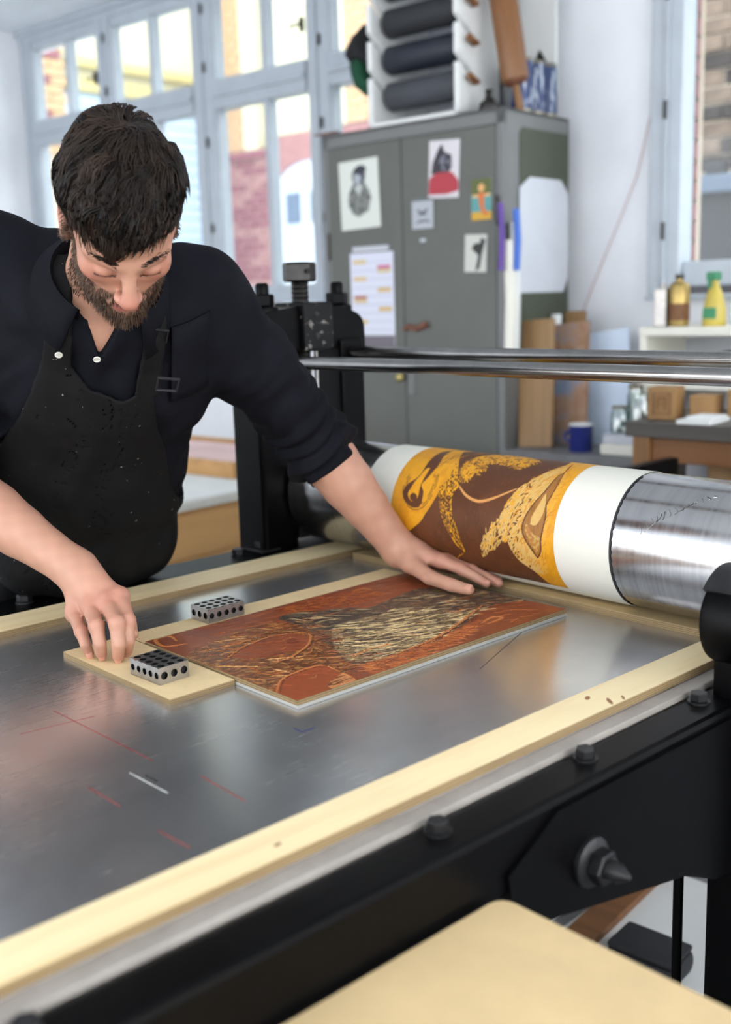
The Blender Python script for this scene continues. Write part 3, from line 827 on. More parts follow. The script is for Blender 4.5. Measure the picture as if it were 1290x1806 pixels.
PR={
'brown':[(-1.4077, 0.0589), (-1.4108, 0.0458), (-1.4217, 0.0246), (-1.4345, 0.0078), (-1.4454, -0.0059), (-1.4801, -0.0303), (-1.5035, -0.0484), (-1.483, -0.0669), (-1.4568, -0.0871), (-1.3852, -0.1045), (-1.3053, -0.1097), (-1.2402, -0.1086), (-1.164, -0.1085), (-1.1825, -0.0707), (-1.2097, -0.0501), (-1.2236, -0.0295), (-1.2301, -0.0138), (-1.237, -0.0169), (-1.2444, -0.0115), (-1.2347, 0.0044), (-1.2376, 0.0183), (-1.2425, 0.0262), (-1.2325, 0.0446), (-1.2307, 0.0597), (-1.2288, 0.0822), (-1.2137, 0.1023), (-1.192, 0.1328), (-1.1767, 0.1639), (-1.2051, 0.2015), (-1.3121, 0.2014), (-1.3987, 0.2015), (-1.4337, 0.1762), (-1.4117, 0.1398), (-1.3912, 0.1108), (-1.3728, 0.0815), (-1.3648, 0.0721), (-1.3709, 0.0583), (-1.3707, 0.0428), (-1.3655, 0.0254), (-1.3588, 0.0084), (-1.3483, -0.0175), (-1.341, -0.0534), (-1.3586, -0.0421), (-1.3709, -0.0208), (-1.3848, 0.002), (-1.3967, 0.0276), (-1.4035, 0.0451)],
'nosehi':[(-1.3687, 0.0924), (-1.3795, 0.1125), (-1.3827, 0.1368), (-1.3719, 0.1617), (-1.3528, 0.19), (-1.3119, 0.2016), (-1.2474, 0.1726), (-1.2477, 0.1499), (-1.2587, 0.1356), (-1.2902, 0.1426), (-1.3176, 0.1437), (-1.3422, 0.1381), (-1.3288, 0.12), (-1.3449, 0.1085), (-1.3562, 0.0902)],
'strip':[(-1.4123, 0.1333), (-1.396, 0.0897), (-1.4077, 0.0589), (-1.3981, 0.0305), (-1.3868, 0.0048), (-1.3688, -0.0205), (-1.3441, -0.0559), (-1.3483, -0.0175), (-1.3589, 0.0114), (-1.3686, 0.034), (-1.3723, 0.0519), (-1.3681, 0.0769), (-1.3894, 0.1067)],
'hatch':[(-1.2288, 0.0822), (-1.2388, 0.0617), (-1.2533, 0.0248), (-1.2774, -0.0044), (-1.2957, -0.035), (-1.3014, -0.0609), (-1.278, -0.0454), (-1.2373, -0.0134), (-1.2314, 0.0106), (-1.2204, 0.0404), (-1.2172, 0.0771)],
'light':[(-1.2288, 0.0822), (-1.2137, 0.1023), (-1.192, 0.1328), (-1.1794, 0.1675), (-1.1488, 0.1251), (-1.1392, 0.0807), (-1.1409, 0.0281), (-1.1494, -0.0176), (-1.1515, -0.0636), (-1.1825, -0.0707), (-1.2097, -0.0501), (-1.2236, -0.0295), (-1.2301, -0.0138), (-1.2347, 0.0044), (-1.2301, 0.0164), (-1.2204, 0.0404), (-1.2176, 0.0706)],
'leaf':[(-1.1674, 0.1699), (-1.1587, 0.1393), (-1.1641, 0.1225), (-1.1695, 0.0866), (-1.1834, 0.0566), (-1.1935, 0.0324), (-1.1968, 0.0124), (-1.19, -0.0036), (-1.1759, -0.0218), (-1.1663, -0.0349), (-1.1568, -0.0217), (-1.1552, -0.0014), (-1.1499, 0.038), (-1.1554, 0.0601), (-1.1519, 0.079), (-1.1532, 0.1111)],
'leafin':[(-1.1655, 0.0821), (-1.1724, 0.0551), (-1.1799, 0.0341), (-1.1795, 0.0231), (-1.1674, 0.0233), (-1.1576, 0.0412), (-1.1576, 0.0614)],
'leafin2':[(-1.1885, 0.0247), (-1.1903, 0.0105), (-1.1796, -0.0078), (-1.1662, -0.0263), (-1.1592, -0.0133), (-1.1587, 0.0037), (-1.1726, 0.0073)],
'eye':[(-1.4621, 0.1774), (-1.4761, 0.158), (-1.4751, 0.1231), (-1.4719, 0.0842), (-1.4932, 0.0606), (-1.4985, 0.0437), (-1.4859, 0.0262), (-1.4632, 0.0196), (-1.4475, 0.0276), (-1.4476, 0.0494), (-1.4585, 0.0645), (-1.4499, 0.0831), (-1.4453, 0.1125), (-1.456, 0.1452)],
'eyein':[(-1.4728, 0.0823), (-1.4821, 0.0552), (-1.4857, 0.0419), (-1.4729, 0.0302), (-1.458, 0.0388), (-1.4591, 0.0595), (-1.4587, 0.0802), (-1.4583, 0.1018), (-1.4661, 0.1008)],
'pupil':[(-1.4789, 0.0411), (-1.4722, 0.0466), (-1.4623, 0.043), (-1.46, 0.0354), (-1.4674, 0.0309), (-1.4767, 0.0335)],
}
PL={
'nostril':[(-1.3637, 0.0723), (-1.3432, 0.0584), (-1.3205, 0.0503), (-1.2974, 0.05), (-1.268, 0.0612), (-1.2322, 0.0818)],
'arc':[(-1.3381, 0.0998), (-1.3347, 0.1023), (-1.3286, 0.1007)],
'arc2':[(-1.3849, -0.0894), (-1.3675, -0.0708), (-1.3494, -0.0588)],
'scr':[(-1.4439, -0.0317), (-1.4386, -0.0563), (-1.4245, -0.0768)],
'eyelash':[(-1.456, 0.1452), (-1.4517, 0.0985), (-1.4538, 0.0754)],
}
WB={
'dark':[(-1.4322, 1.0901), (-1.4386, 1.1299), (-1.4143, 1.1607), (-1.393, 1.2076), (-1.3631, 1.234), (-1.3755, 1.3007), (-1.387, 1.3623), (-1.3762, 1.4034), (-1.2945, 1.4531), (-1.1743, 1.467), (-1.202, 1.4232), (-1.2128, 1.3757), (-1.1966, 1.3212), (-1.1705, 1.2578), (-1.1637, 1.2104), (-1.1525, 1.1539), (-1.1481, 1.0944), (-1.1466, 1.046), (-1.157, 1.0157), (-1.1961, 1.0221), (-1.2473, 1.0493), (-1.2973, 1.0625), (-1.3515, 1.0837), (-1.3981, 1.085)],
'tan':[(-1.3287, 1.1381), (-1.3154, 1.2296), (-1.2888, 1.2853), (-1.2161, 1.3356), (-1.1705, 1.2578), (-1.1622, 1.1958), (-1.1549, 1.1253), (-1.1548, 1.042), (-1.1845, 1.0255), (-1.244, 1.0523), (-1.2964, 1.0916)],
'mottle':[(-1.3702, 0.8639), (-1.3975, 0.9136), (-1.4197, 0.9729), (-1.4223, 1.0205), (-1.4197, 1.0658), (-1.3515, 1.0837), (-1.2473, 1.0493), (-1.1862, 1.0134), (-1.1514, 1.0106), (-1.1389, 0.972), (-1.1976, 0.9787), (-1.197, 0.9352), (-1.1774, 0.8886), (-1.1525, 0.8593), (-1.2367, 0.8627)],
'blob':[(-1.3214, 0.9083), (-1.3471, 0.9592), (-1.3613, 1.0091), (-1.353, 1.0491), (-1.3179, 1.056), (-1.2916, 1.0401), (-1.2727, 1.0075), (-1.2772, 0.9665), (-1.2944, 0.9257)],
'blob2':[(-1.1491, 0.8625), (-1.1762, 0.8897), (-1.1935, 0.9219), (-1.1951, 0.9604), (-1.1926, 0.9833), (-1.1598, 0.9793), (-1.1268, 0.9668), (-1.1066, 0.9229), (-1.1, 0.8639)],
'diam':[(-1.1216, 0.9336), (-1.1432, 0.9812), (-1.1043, 0.9716), (-1.1008, 0.9282)],
'streak1':[(-1.4742, 1.1079), (-1.48, 1.1894), (-1.4773, 1.2681), (-1.4543, 1.3038), (-1.4055, 1.3151), (-1.3975, 1.2519), (-1.4156, 1.1878), (-1.4386, 1.1299)],
'streak2':[(-1.1477, 1.0242), (-1.1481, 1.0944), (-1.1525, 1.1539), (-1.1668, 1.2403), (-1.1711, 1.2998), (-1.2202, 1.3692), (-1.1396, 1.2646), (-1.1134, 1.1702), (-1.1055, 1.0764), (-1.1027, 1.0051)],
}
WL={
'a':[(-1.4303, 0.9035), (-1.445, 0.8708), (-1.4862, 0.8808), (-1.4846, 0.9065), (-1.4553, 0.9006)],
'b':[(-1.3246, 0.9053), (-1.3504, 0.9562), (-1.3592, 1.019), (-1.3321, 1.0677), (-1.2954, 1.0445), (-1.2694, 1.0105)],
'c':[(-1.2561, 0.9393), (-1.2536, 0.9698), (-1.2771, 1.0224), (-1.2986, 1.0495)],
'd':[(-1.1479, 0.8636), (-1.1837, 0.8986), (-1.1951, 0.9337), (-1.1906, 0.9816), (-1.1481, 0.98)],
'e':[(-1.1834, 1.0336), (-1.1943, 1.0784), (-1.1886, 1.1213)],
'f':[(-1.1481, 1.0944), (-1.1566, 1.1772), (-1.1774, 1.2516), (-1.2249, 1.3745)],
'g':[(-1.3837, 0.8884), (-1.3706, 0.938), (-1.3722, 0.9833)],
'h':[(-1.4673, 1.2873), (-1.4663, 1.3146), (-1.4483, 1.3196)],
'i':[(-1.1578, 1.2988), (-1.1652, 1.3357), (-1.1504, 1.34), (-1.1466, 1.3002)],
}
def curve_round(pts, closed=True, n=6, lim=0.2):
    p = [np.array(q, float) for q in pts]; m = len(p); out = []
    for i in range(m if closed else m - 1):
        g = lambda k: p[k % m] if closed else p[min(max(k, 0), m - 1)]
        a, b, c, e = g(i - 1), g(i), g(i + 1), g(i + 2)
        v1, v2 = b - a, c - b
        sharp = lambda u, v: (u @ v) / (np.linalg.norm(u) * np.linalg.norm(v) + 1e-12) < lim
        tb = (c - a) / 2 * (0.0 if sharp(b - a, c - b) else 1.0); tc = (e - b) / 2 * (0.0 if sharp(c - b, e - c) else 1.0)
        for k in range(n):
            t = k / n; h1 = 2 * t ** 3 - 3 * t ** 2 + 1; h2 = t ** 3 - 2 * t ** 2 + t; h3 = -2 * t ** 3 + 3 * t ** 2; h4 = t ** 3 - t ** 2
            out.append(tuple(h1 * b + h2 * tb + h3 * c + h4 * tc))
    if not closed: out.append(tuple(p[-1]))
    return out
for D_ in (PR, WB):
    for k_ in D_: D_[k_] = curve_round(D_[k_])
for D_ in (PL, WL):
    for k_ in D_: D_[k_] = curve_round(D_[k_], False, 6, -0.7)
# --- the sheet on the roller: x along the roller, y = arc length round it (0 = facing the bed, up is +)
PX0, PX1, PB, PT = -1.527, -1.128, -0.104, 0.40
cv = Canvas(PX0, PX1, PB, PT, 480, 600, lin(234, 168, 32))
n1 = cv.noise(0.03, 0.03, 3); n2 = cv.noise(0.0015, 0.012, 4, 2); n3 = cv.noise(0.004, 0.004, 5, 2)
OR, OR2, BR, BR2, PE, TAN = lin(232, 164, 30), lin(214, 140, 22), lin(92, 52, 26), lin(112, 64, 32), lin(222, 180, 104), lin(168, 112, 50)
cv.c[:] = OR
cv.c[n1 > 0.55] = OR * 0.6 + OR2 * 0.4
m_light = cv.inside(PR['light']); cv.c[m_light] = PE
cv.c[m_light & (n2 > 0.66)] = PE * 0.5 + OR * 0.5
edge_mix = m_light & (cv.X > -1.165); cv.c[edge_mix] = OR * 0.75 + PE * 0.25
br = cv.inside(PR['brown'])
top = (cv.Y > 0.19) & (cv.X > -1.43) & (cv.X < -1.19); br |= top
cv.c[br] = BR
cv.c[br & (n1 > 0.5)] = BR * 0.6 + BR2 * 0.4
cv.c[br & (n2 > 0.80)] = BR2 * 1.15
m = cv.fill(PR['nosehi'], OR); cv.c[m & (n3 > 0.62)] = BR2
stp = cv.inside(PR['strip']); cv.c[stp] = OR
rs = np.random.default_rng(5)
def scatter(poly, n, L, w, col, ang, jit, mask=None, grow=None):
    xs = [p[0] for p in poly]; ys = [p[1] for p in poly]
    k = 0; tries = 0
    while k < n and tries < n * 12:
        tries += 1
        x = rs.uniform(min(xs), max(xs)); y = rs.uniform(min(ys), max(ys))
        if grow is not None and rs.random() > grow(x, y): continue
        if not cv.inside(poly, np.array([[x]]), np.array([[y]]))[0, 0]: continue
        a = ang + rs.normal(0, jit); l = L * rs.uniform(0.5, 1.3)
        cv.stroke([(x, y), (x + l * math.cos(a), y + l * math.sin(a))], w * rs.uniform(0.7, 1.3), col, mask=mask); k += 1
scatter(PR['strip'], 420, 0.0045, 0.0016, BR, 2.1, 0.5, grow=lambda x, y: 1.0 if y < 0.05 else (0.5 if y < 0.1 else 0.15))
scatter(PR['hatch'], 320, 0.0085, 0.0018, PE, 1.15, 0.25)
scatter(PR['hatch'], 60, 0.008, 0.0014, OR, 1.15, 0.25)
scatter(PR['light'], 260, 0.012, 0.0009, OR2, 1.0, 0.35)
scatter(PR['light'], 60, 0.006, 0.0016, BR, 1.0, 0.4, grow=lambda x, y: 1.0 if x < -1.205 else 0.05)
nh = PR['nosehi']
for i in range(len(nh)):                                   # short cuts fraying the edge of the highlight
    (xa, ya), (xb, yb) = nh[i], nh[(i + 1) % len(nh)]
    for k in range(9):
        t = rs.random(); x = xa + (xb - xa) * t; y = ya + (yb - ya) * t
        cv.stroke([(x, y), (x + rs.normal(0, .004), y - rs.uniform(.002, .010))], 0.0013, OR if rs.random() < .6 else BR2)
m = cv.fill(PR['leaf'], TAN); cv.c[m & (n2 > 0.6)] = TAN * 0.75
cv.fill(PR['leafin'], PE); m = cv.fill(PR['leafin2'], TAN * 1.25); cv.c[m & (n3 > 0.5)] = PE * 0.8
cv.stroke(PR['leaf'] + PR['leaf'][:1], 0.0022, BR)
m = cv.fill(PR['eye'], BR); cv.fill(PR['eyein'], OR); cv.fill(PR['pupil'], BR)
cv.stroke(PR['eye'] + PR['eye'][:1], 0.0018, BR)
for k in range(70):                                         # rings of dashes around the eye
    a = rs.uniform(2.6, 6.9); r_ = rs.choice([1.12, 1.25, 1.38])
    ex, ey = -1.462, 0.062
    p = lambda q: (ex + 0.030 * r_ * math.cos(q) * 1.0, ey + 0.034 * r_ * math.sin(q))
    cv.stroke([p(a), p(a + 0.12), p(a + 0.22)], 0.0011, BR)
for k in range(40):
    t = rs.random(); x = -1.455 + 0.04 * t + rs.normal(0, .006); y = 0.10 + 0.06 * t + rs.normal(0, .006)
    cv.stroke([(x, y), (x + .004, y + .008)], 0.0008, BR)
for k in range(14):
    t = rs.random()
    x = -1.448 + 0.055 * t; y = 0.085 + 0.09 * t
    cv.stroke([(x, y), (x + .006, y + .014)], 0.0009, OR)
cv.stroke(PL['nostril'], 0.0046, lin(224, 160, 92)); cv.stroke(PL['arc'], 0.002, OR); cv.stroke(PL['arc2'], 0.0014, OR2); cv.stroke(PL['scr'], 0.0008, BR2 * 1.2)
M['ink_print'] = ink_mat('woodcut_ink_on_paper', 0.5, 0.25)
def on_roller(X, Y, H, r=RR_ + 0.0019):
    th = Y / 0.1145
    return np.stack([X, YR - r * np.cos(th), ZR + r * np.sin(th)], -1)
prt = thing('woodcut_print', 'white sheet with an orange and brown woodcut face curled round the roller', 'print', (-1.31, YR, ZR))
Tinv = Matrix.Translation((1.31, -YR, -ZR))
ps = MB()                                                   # the paper: a curved sheet of real thickness
NT_ = 90; t0, t1 = math.radians(-72), math.radians(205)
for s_i, r_ in ((0, RR_ + 0.0008), (1, RR_ + 0.0015)):
    for k in range(NT_ + 1):
        a = t0 + (t1 - t0) * k / NT_
        for x in (-1.612, -1.0165): ps.v.append((x, YR - r_ * math.cos(a), ZR + r_ * math.sin(a)))
n_ = 2 * (NT_ + 1)
for k in range(NT_):
    a = 2 * k
    ps.f.append((n_ + a, n_ + a + 1, n_ + a + 3, n_ + a + 2)); ps.f.append((a, a + 2, a + 3, a + 1))
    ps.f.append((a, n_ + a, n_ + a + 2, a + 2)); ps.f.append((a + 1, a + 3, n_ + a + 3, n_ + a + 1))
ps.f.append((0, 1, n_ + 1, n_)); ps.f.append((2 * NT_, n_ + 2 * NT_, n_ + 2 * NT_ + 1, 2 * NT_ + 1)); ps.mi = [0] * len(ps.f)
o = ps.build('paper_sheet', M['cream_paper'], prt, smooth=40); o.matrix_parent_inverse = Tinv
o = bpy.data.objects.new('printed_image', cv.mesh('printed_image', on_roller, M['ink_print'])); COL.objects.link(o); o.parent = prt; o.matrix_parent_inverse = Tinv
o['label'] = 'orange and brown woodcut of a face'
# dark felt edge of the blanket showing beside the sheet
fl = MB()
for k in range(60):
    a = math.radians(-72 + 150 * k / 59); r_ = RR_ + 0.0011
    for x in (-1.0165, -1.0125 + 0.0012 * math.sin(k * 2.3)): fl.v.append((x, YR - r_ * math.cos(a), ZR + r_ * math.sin(a)))
fl.f = [(2 * k, 2 * k + 1, 2 * k + 3, 2 * k + 2) for k in range(59)]; fl.mi = [0] * 59
o = fl.build('dark_edge', M['black_rubber'], prt); o.matrix_parent_inverse = Tinv

# --- the carved woodblock
BX0, BX1, BY0, BY1, BT = -1.4905, -1.1035, 0.8640, 1.4530, BED + 0.0118
cv = Canvas(BX0, BX1, BY0, BY1, 470, 700, lin(150, 72, 36))
RU, RU2, OG, CRM, BLK, TN = lin(148, 76, 44), lin(124, 60, 35), lin(206, 122, 62), lin(238, 206, 150), lin(44, 36, 32), lin(176, 150, 104)
n1 = cv.noise(0.05, 0.05, 7); n2 = cv.noise(0.003, 0.02, 8, 2); n3 = cv.noise(0.006, 0.006, 9, 2)
cv.c[:] = RU; cv.c[n1 > .52] = RU * .55 + RU2 * .45; cv.c[n2 > .82] = lin(178, 100, 60)
m = cv.fill(WB['mottle'], lin(150, 88, 44)); cv.c[m & (n2 > .55)] = lin(120, 66, 34); cv.c[m & (n3 > .62)] = lin(186, 132, 72)
m = cv.fill(WB['streak1'], lin(146, 66, 28)); m2 = cv.fill(WB['streak2'], lin(176, 88, 40))
dk = cv.fill(WB['dark'], lin(92, 74, 58)); cv.c[dk & (n2 > .5)] = lin(66, 54, 46); cv.c[dk & (n3 > .58)] = lin(132, 106, 76)
tn = cv.fill(WB['tan'], TN); cv.c[tn & (n2 > .5)] = TN * .72; cv.c[tn & (n3 > .62)] = lin(204, 178, 130)
def scat(poly, n, L, w, cols, ang, jit, h=None, curve=0.0):
    xs = [p[0] for p in poly]; ys = [p[1] for p in poly]; k = 0; tries = 0
    while k < n and tries < n * 15:
        tries += 1
        x = rs.uniform(min(xs), max(xs)); y = rs.uniform(min(ys), max(ys))
        if not cv.inside(poly, np.array([[x]]), np.array([[y]]))[0, 0]: continue
        a = ang(x, y) + rs.normal(0, jit); l = L * rs.uniform(.45, 1.5); c = cols[rs.integers(len(cols))]
        p = [(x + l * q * math.cos(a + curve * q), y + l * q * math.sin(a + curve * q)) for q in (0, .33, .66, 1)]
        cv.stroke(p, w * rs.uniform(.6, 1.4), c, h=h); k += 1
flow = lambda x, y: 0.95 + 0.9 * math.sin((x + 1.3) * 9 + (y - 1.1) * 5) * 0.35
scat(WB['dark'], 900, .024, .0013, [BLK, BLK, lin(60, 46, 38)], flow, .3)
scat(WB['tan'], 380, .022, .0011, [BLK, lin(70, 58, 46)], flow, .3)
scat(WB['dark'], 170, .018, .0016, [lin(150, 126, 92), lin(176, 148, 104)], flow, .3, -.0008)
scat(WB['tan'], 75, .040, .0034, [CRM, CRM, lin(226, 194, 138)], flow, .20, -.0012)
scat(WB['dark'], 75, .034, .0030, [CRM, lin(222, 188, 132)], flow, .22, -.0012)
scat(WB['mottle'], 900, .018, .0011, [lin(80, 44, 26), lin(96, 54, 30)], lambda x, y: 1.1, .5)
scat(WB['mottle'], 110, .022, .0014, [OG, lin(214, 150, 92)], lambda x, y: 0.9, .5, -.0008)
scat(WB['mottle'], 12, .05, .0030, [lin(232, 176, 112)], lambda x, y: .75, .2, -.0012)
scat(WB['streak1'], 150, .014, .0016, [OG, lin(196, 108, 50)], lambda x, y: 1.3, .4, -.0008)
scat(WB['streak2'], 260, .014, .0018, [OG, lin(214, 132, 70), lin(120, 52, 24)], lambda x, y: 0.9, .4, -.0008)
whole = [(BX0, BY0), (BX1, BY0), (BX1, BY1), (BX0, BY1)]
scat(whole, 90, .02, .0009, [lin(190, 112, 70), lin(120, 56, 30)], lambda x, y: 1.0, .8)
scat([(BX0, .95), (-1.36, .95), (-1.38, 1.40), (BX0, 1.40)], 130, .030, .0013, [lin(186, 100, 52), lin(112, 50, 26), lin(204, 120, 66)], lambda x, y: 1.35, .12, -.0006)
scat([(-1.36, .90), (-1.28, .90), (-1.26, 1.1), (-1.38, 1.1)], 150, .030, .0013, [lin(186, 108, 60), lin(96, 48, 28)], lambda x, y: 1.05, .25, -.0006)
scat([(-1.22, .88), (-1.12, 1.0), (-1.12, 1.15), (-1.2, 1.05)], 120, .022, .0012, [lin(196, 120, 70), lin(96, 50, 28)], lambda x, y: .9, .35, -.0006)
scat([(-1.26, 1.30), (-1.12, 1.30), (-1.12, 1.44), (-1.34, 1.44)], 60, .02, .0014, [lin(206, 120, 66), lin(184, 96, 48)], lambda x, y: 1.1, .3, -.0006)
m = cv.fill(WB['blob'], RU); cv.c[m & (n1 > .5)] = RU2; m = cv.fill(WB['blob2'], lin(160, 78, 40))
m = cv.fill(WB['diam'], lin(214, 140, 84), -.0008); cv.c[m & (n2 > .55)] = lin(120, 70, 40)
for k_, w_ in (('a', .006), ('b', .0028), ('c', .0034), ('d', .0032), ('e', .004), ('f', .005), ('g', .0028), ('h', .005), ('i', .006)):
    cv.stroke(WL[k_], w_, lin(216, 134, 72), h=-.001)
for k_ in ('b', 'c', 'd', 'f'):
    cv.stroke([(x + .004, y + .003) for x, y in WL[k_]], .0012, lin(90, 44, 24))
for (x, y) in ((-1.18, .905), (-1.16, .93), (-1.33, 1.02), (-1.30, .98), (-1.41, .93), (-1.38, .90), (-1.25, 1.0)):
    a = rs.uniform(0, 3); cv.stroke([(x, y), (x + .012 * math.cos(a), y + .012 * math.sin(a)), (x + .02 * math.cos(a + .4), y + .02 * math.sin(a + .4))], .0012, lin(214, 140, 84))
M['base_grey'] = plain('pale_grey_base', srgb(178, 177, 170), 0.5, vary=0.06)
M['ink_block'] = ink_mat('inked_carved_wood', 0.42, 0.35)
wb = thing('woodblock', 'carved woodblock rolled with rust brown ink lying on the bed', 'woodblock', (-1.297, 1.1585, BED))
Winv = Matrix.Translation((1.297, -1.1585, -BED))
o = bpy.data.objects.new('carved_face', cv.mesh('carved_face', lambda X, Y, H: np.stack([X, Y, BT + H + 0.0001], -1), M['ink_block'])); COL.objects.link(o); o.parent = wb; o.matrix_parent_inverse = Winv
o = MB().box((BX0, BY0, BED + 0.0045), (BX1, BY1, BT - 0.0014)).build('plywood_core', M['pine_edge'], wb); o.matrix_parent_inverse = Winv
sk = MB()                                                    # thin rim between core and carved skin
for lo, hi in (((BX0, BY0), (BX1, BY0 + .0008)), ((BX0, BY1 - .0008), (BX1, BY1)), ((BX0, BY0), (BX0 + .0008, BY1)), ((BX1 - .0008, BY0), (BX1, BY1))):
    sk.box((lo[0], lo[1], BT - 0.0016), (hi[0], hi[1], BT))
o = sk.build('rim', M['pine_edge'], wb); o.matrix_parent_inverse = Winv
o = MB().box((BX0 - .0008, BY0 - .001, BED + 0.0001), (BX1 + .003, BY1 - .002, BED + 0.0045), 0.0006).build('base_sheet', M['base_grey'], wb); o.matrix_parent_inverse = Winv
# ------------------------------------------------------------------ grey metal locker and what is on it
def R_(mb, name, mat, parent, smooth=None): return mb.build(name, mat, parent, smooth=smooth)
def rthing(name, label, cat, s, d, z=0.0, rz=0.0, group=None): return thing(name, label, cat, rw(s, d, z), RA + rz, group)
def rsingle(mb, name, mat, label, cat, s, d, z=0.0, rz=0.0, group=None, smooth=None):
    return tag(mb.build(name, mat, loc=rw(s, d, z), rz=RA + rz, smooth=smooth), label, cat, group)
cab = rthing('metal_locker', 'tall grey green metal locker with papers on its doors', 'locker', -0.41, 0.21)
CH = 2.03
b_ = MB()
b_.box((-0.41, -0.195, 0.0), (-0.40, 0.21, CH)); b_.box((0.40, -0.195, 0.0), (0.41, 0.21, CH)); b_.box((-0.41, 0.20, 0), (0.41, 0.21, CH))
b_.box((-0.41, -0.21, CH - 0.012), (0.41, 0.21, CH)); b_.box((-0.41, -0.21, 0), (0.41, 0.21, 0.08))
b_.box((-0.41, -0.21, 0), (-0.383, -0.19, CH)); b_.box((0.383, -0.21, 0), (0.41, -0.19, CH)); b_.box((-0.41, -0.21, CH - 0.05), (0.41, -0.19, CH))
R_(b_, 'body', M['cab_light'], cab)
dl = R_(MB().box((-0.381, -0.214, 0.085), (-0.026, -0.197, CH - 0.053), 0.002), 'door', M['cab_grey'], cab)
dr = R_(MB().box((-0.022, -0.214, 0.085), (0.381, -0.197, CH - 0.053), 0.002), 'door', M['cab_grey'], cab)
k_ = MB().lathe([(0.010, 0), (0.008, -0.008), (0.015, -0.014), (0.017, -0.022), (0.011, -0.028), (0.0, -0.029)], 16, (-0.040, -0.214, 1.132), 'y'); R_(k_, 'knob', M['brass'], dl, 40)
M['rust'] = plain('rusty_iron', srgb(122, 76, 58), 0.7, vary=0.3, nscale=40)
R_(MB().tube([(-0.02, -0.222, 1.31), (0.01, -0.23, 1.318), (0.04, -0.23, 1.308), (0.085, -0.226, 1.325)], [0.008, 0.010, 0.009, 0.012], 10), 'latch', M['rust'], dr, 40)
R_(MB().box((-0.012, -0.220, 1.07), (0.02, -0.214, 1.16), 0.002), 'lock_plate', M['cab_light'], dr)
for z in (0.4, 1.62): R_(MB().tube([(-0.387, -0.216, z - .05), (-0.387, -0.216, z + .05)], 0.006, 8), 'hinge', M['dark_steel'], cab)
for z in (0.4, 1.70): R_(MB().tube([(0.387, -0.216, z - .05), (0.387, -0.216, z + .05)], 0.006, 8), 'hinge', M['dark_steel'], cab)
R_(MB().prism([(-0.112, 0.9), (-0.112, 1.955), (-0.095, 1.975), (0.205, 1.975), (0.205, 0.9)], 0.410, 0.4125, 'x'), 'green_panel', M['cab_green'], cab)
R_(MB().box((-0.43, -0.235, CH), (-0.31, -0.215, CH + 0.006), 0.002), 'top_wire', M['rust'], cab)
cd = MB().prism([(-0.12, -0.20), (-0.12, 0.152), (-0.055, 0.19), (0.145, 0.19), (0.197, 0.145), (0.197, -0.15), (0.165, -0.20)], 0.0, 0.003, 'x')
rsingle(cd, 'white_card', M['card'], 'white card with cut corners on the side of the locker', 'card', 0.0035, 0.21, 1.625)
M['ink_paper'] = ink_mat('printed_paper', 0.7)
def sheet_on_door(name, s0, s1, z0, z1, label, cat, painter, lean=0.0, nx=64, ny=90):
    """a thin sheet with flat print, taped to a locker door"""
    w_, h_ = s1 - s0, z1 - z0
    root = rthing(name, label, cat, (s0 + s1) / 2, -0.0065, z0, 0.0)
    root.rotation_euler = (0, lean, RA)
    R_(MB().box((-w_ / 2, -0.0012, 0), (w_ / 2, 0.0, h_)), 'sheet', M['paper'], root)
    c = Canvas(0, w_, 0, h_, nx, ny, lin(222, 222, 214)); painter(c, w_, h_)
    me = c.mesh('printed_face', lambda X, Y, H: np.stack([X - w_ / 2, 0 * X - 0.0014, Y], -1), M['ink_paper'])
    o = bpy.data.objects.new('printed_face', me); COL.objects.link(o); o.parent = root
    return root
def ell(cx, cy, rx, ry, n=20): return [(cx + rx * math.cos(2 * PI * k / n), cy + ry * math.sin(2 * PI * k / n)) for k in range(n)]
def p_portrait(c, w, h):
    G = lin(70, 74, 78); c.c[:] = lin(216, 220, 212)
    c.fill([(w * .22, h * .42), (w * .30, h * .62), (w * .42, h * .70), (w * .66, h * .66), (w * .80, h * .45), (w * .72, h * .25), (w * .45, h * .17), (w * .28, h * .26)], lin(128, 130, 126))
    n = c.noise(.012, .012, 3); m = c.inside(ell(w * .5, h * .42, w * .30, h * .24)); c.c[m & (n > .55)] = lin(88, 90, 88)
    c.fill(ell(w * .5, h * .76, w * .17, h * .14), lin(60, 64, 72)); c.fill(ell(w * .47, h * .74, w * .10, h * .09), lin(170, 176, 184))
    c.fill([(w * .38, h * .60), (w * .5, h * .48), (w * .60, h * .62), (w * .5, h * .66)], lin(190, 194, 192))
    c.fill(ell(w * .55, h * .85, w * .15, h * .07), lin(54, 58, 66))
def p_red(c, w, h):
    c.c[:] = lin(214, 210, 214); c.fill([(0, .06 * h), (.02 * w, .34 * h), (.28 * w, .46 * h), (.78 * w, .44 * h), (w, .28 * h), (w, .12 * h), (.6 * w, .06 * h)], lin(176, 62, 72))
    c.fill([(.08 * w, .40 * h), (.12 * w, .62 * h), (.30 * w, .86 * h), (.42 * w, .94 * h), (.50 * w, .80 * h), (.74 * w, .74 * h), (.76 * w, .52 * h), (.66 * w, .44 * h), (.3 * w, .44 * h)], lin(58, 54, 62))
    n = c.noise(.01, .01, 8); m = c.inside(ell(w * .52, h * .60, w * .18, h * .14)); c.c[m & (n > .48)] = lin(120, 122, 134)
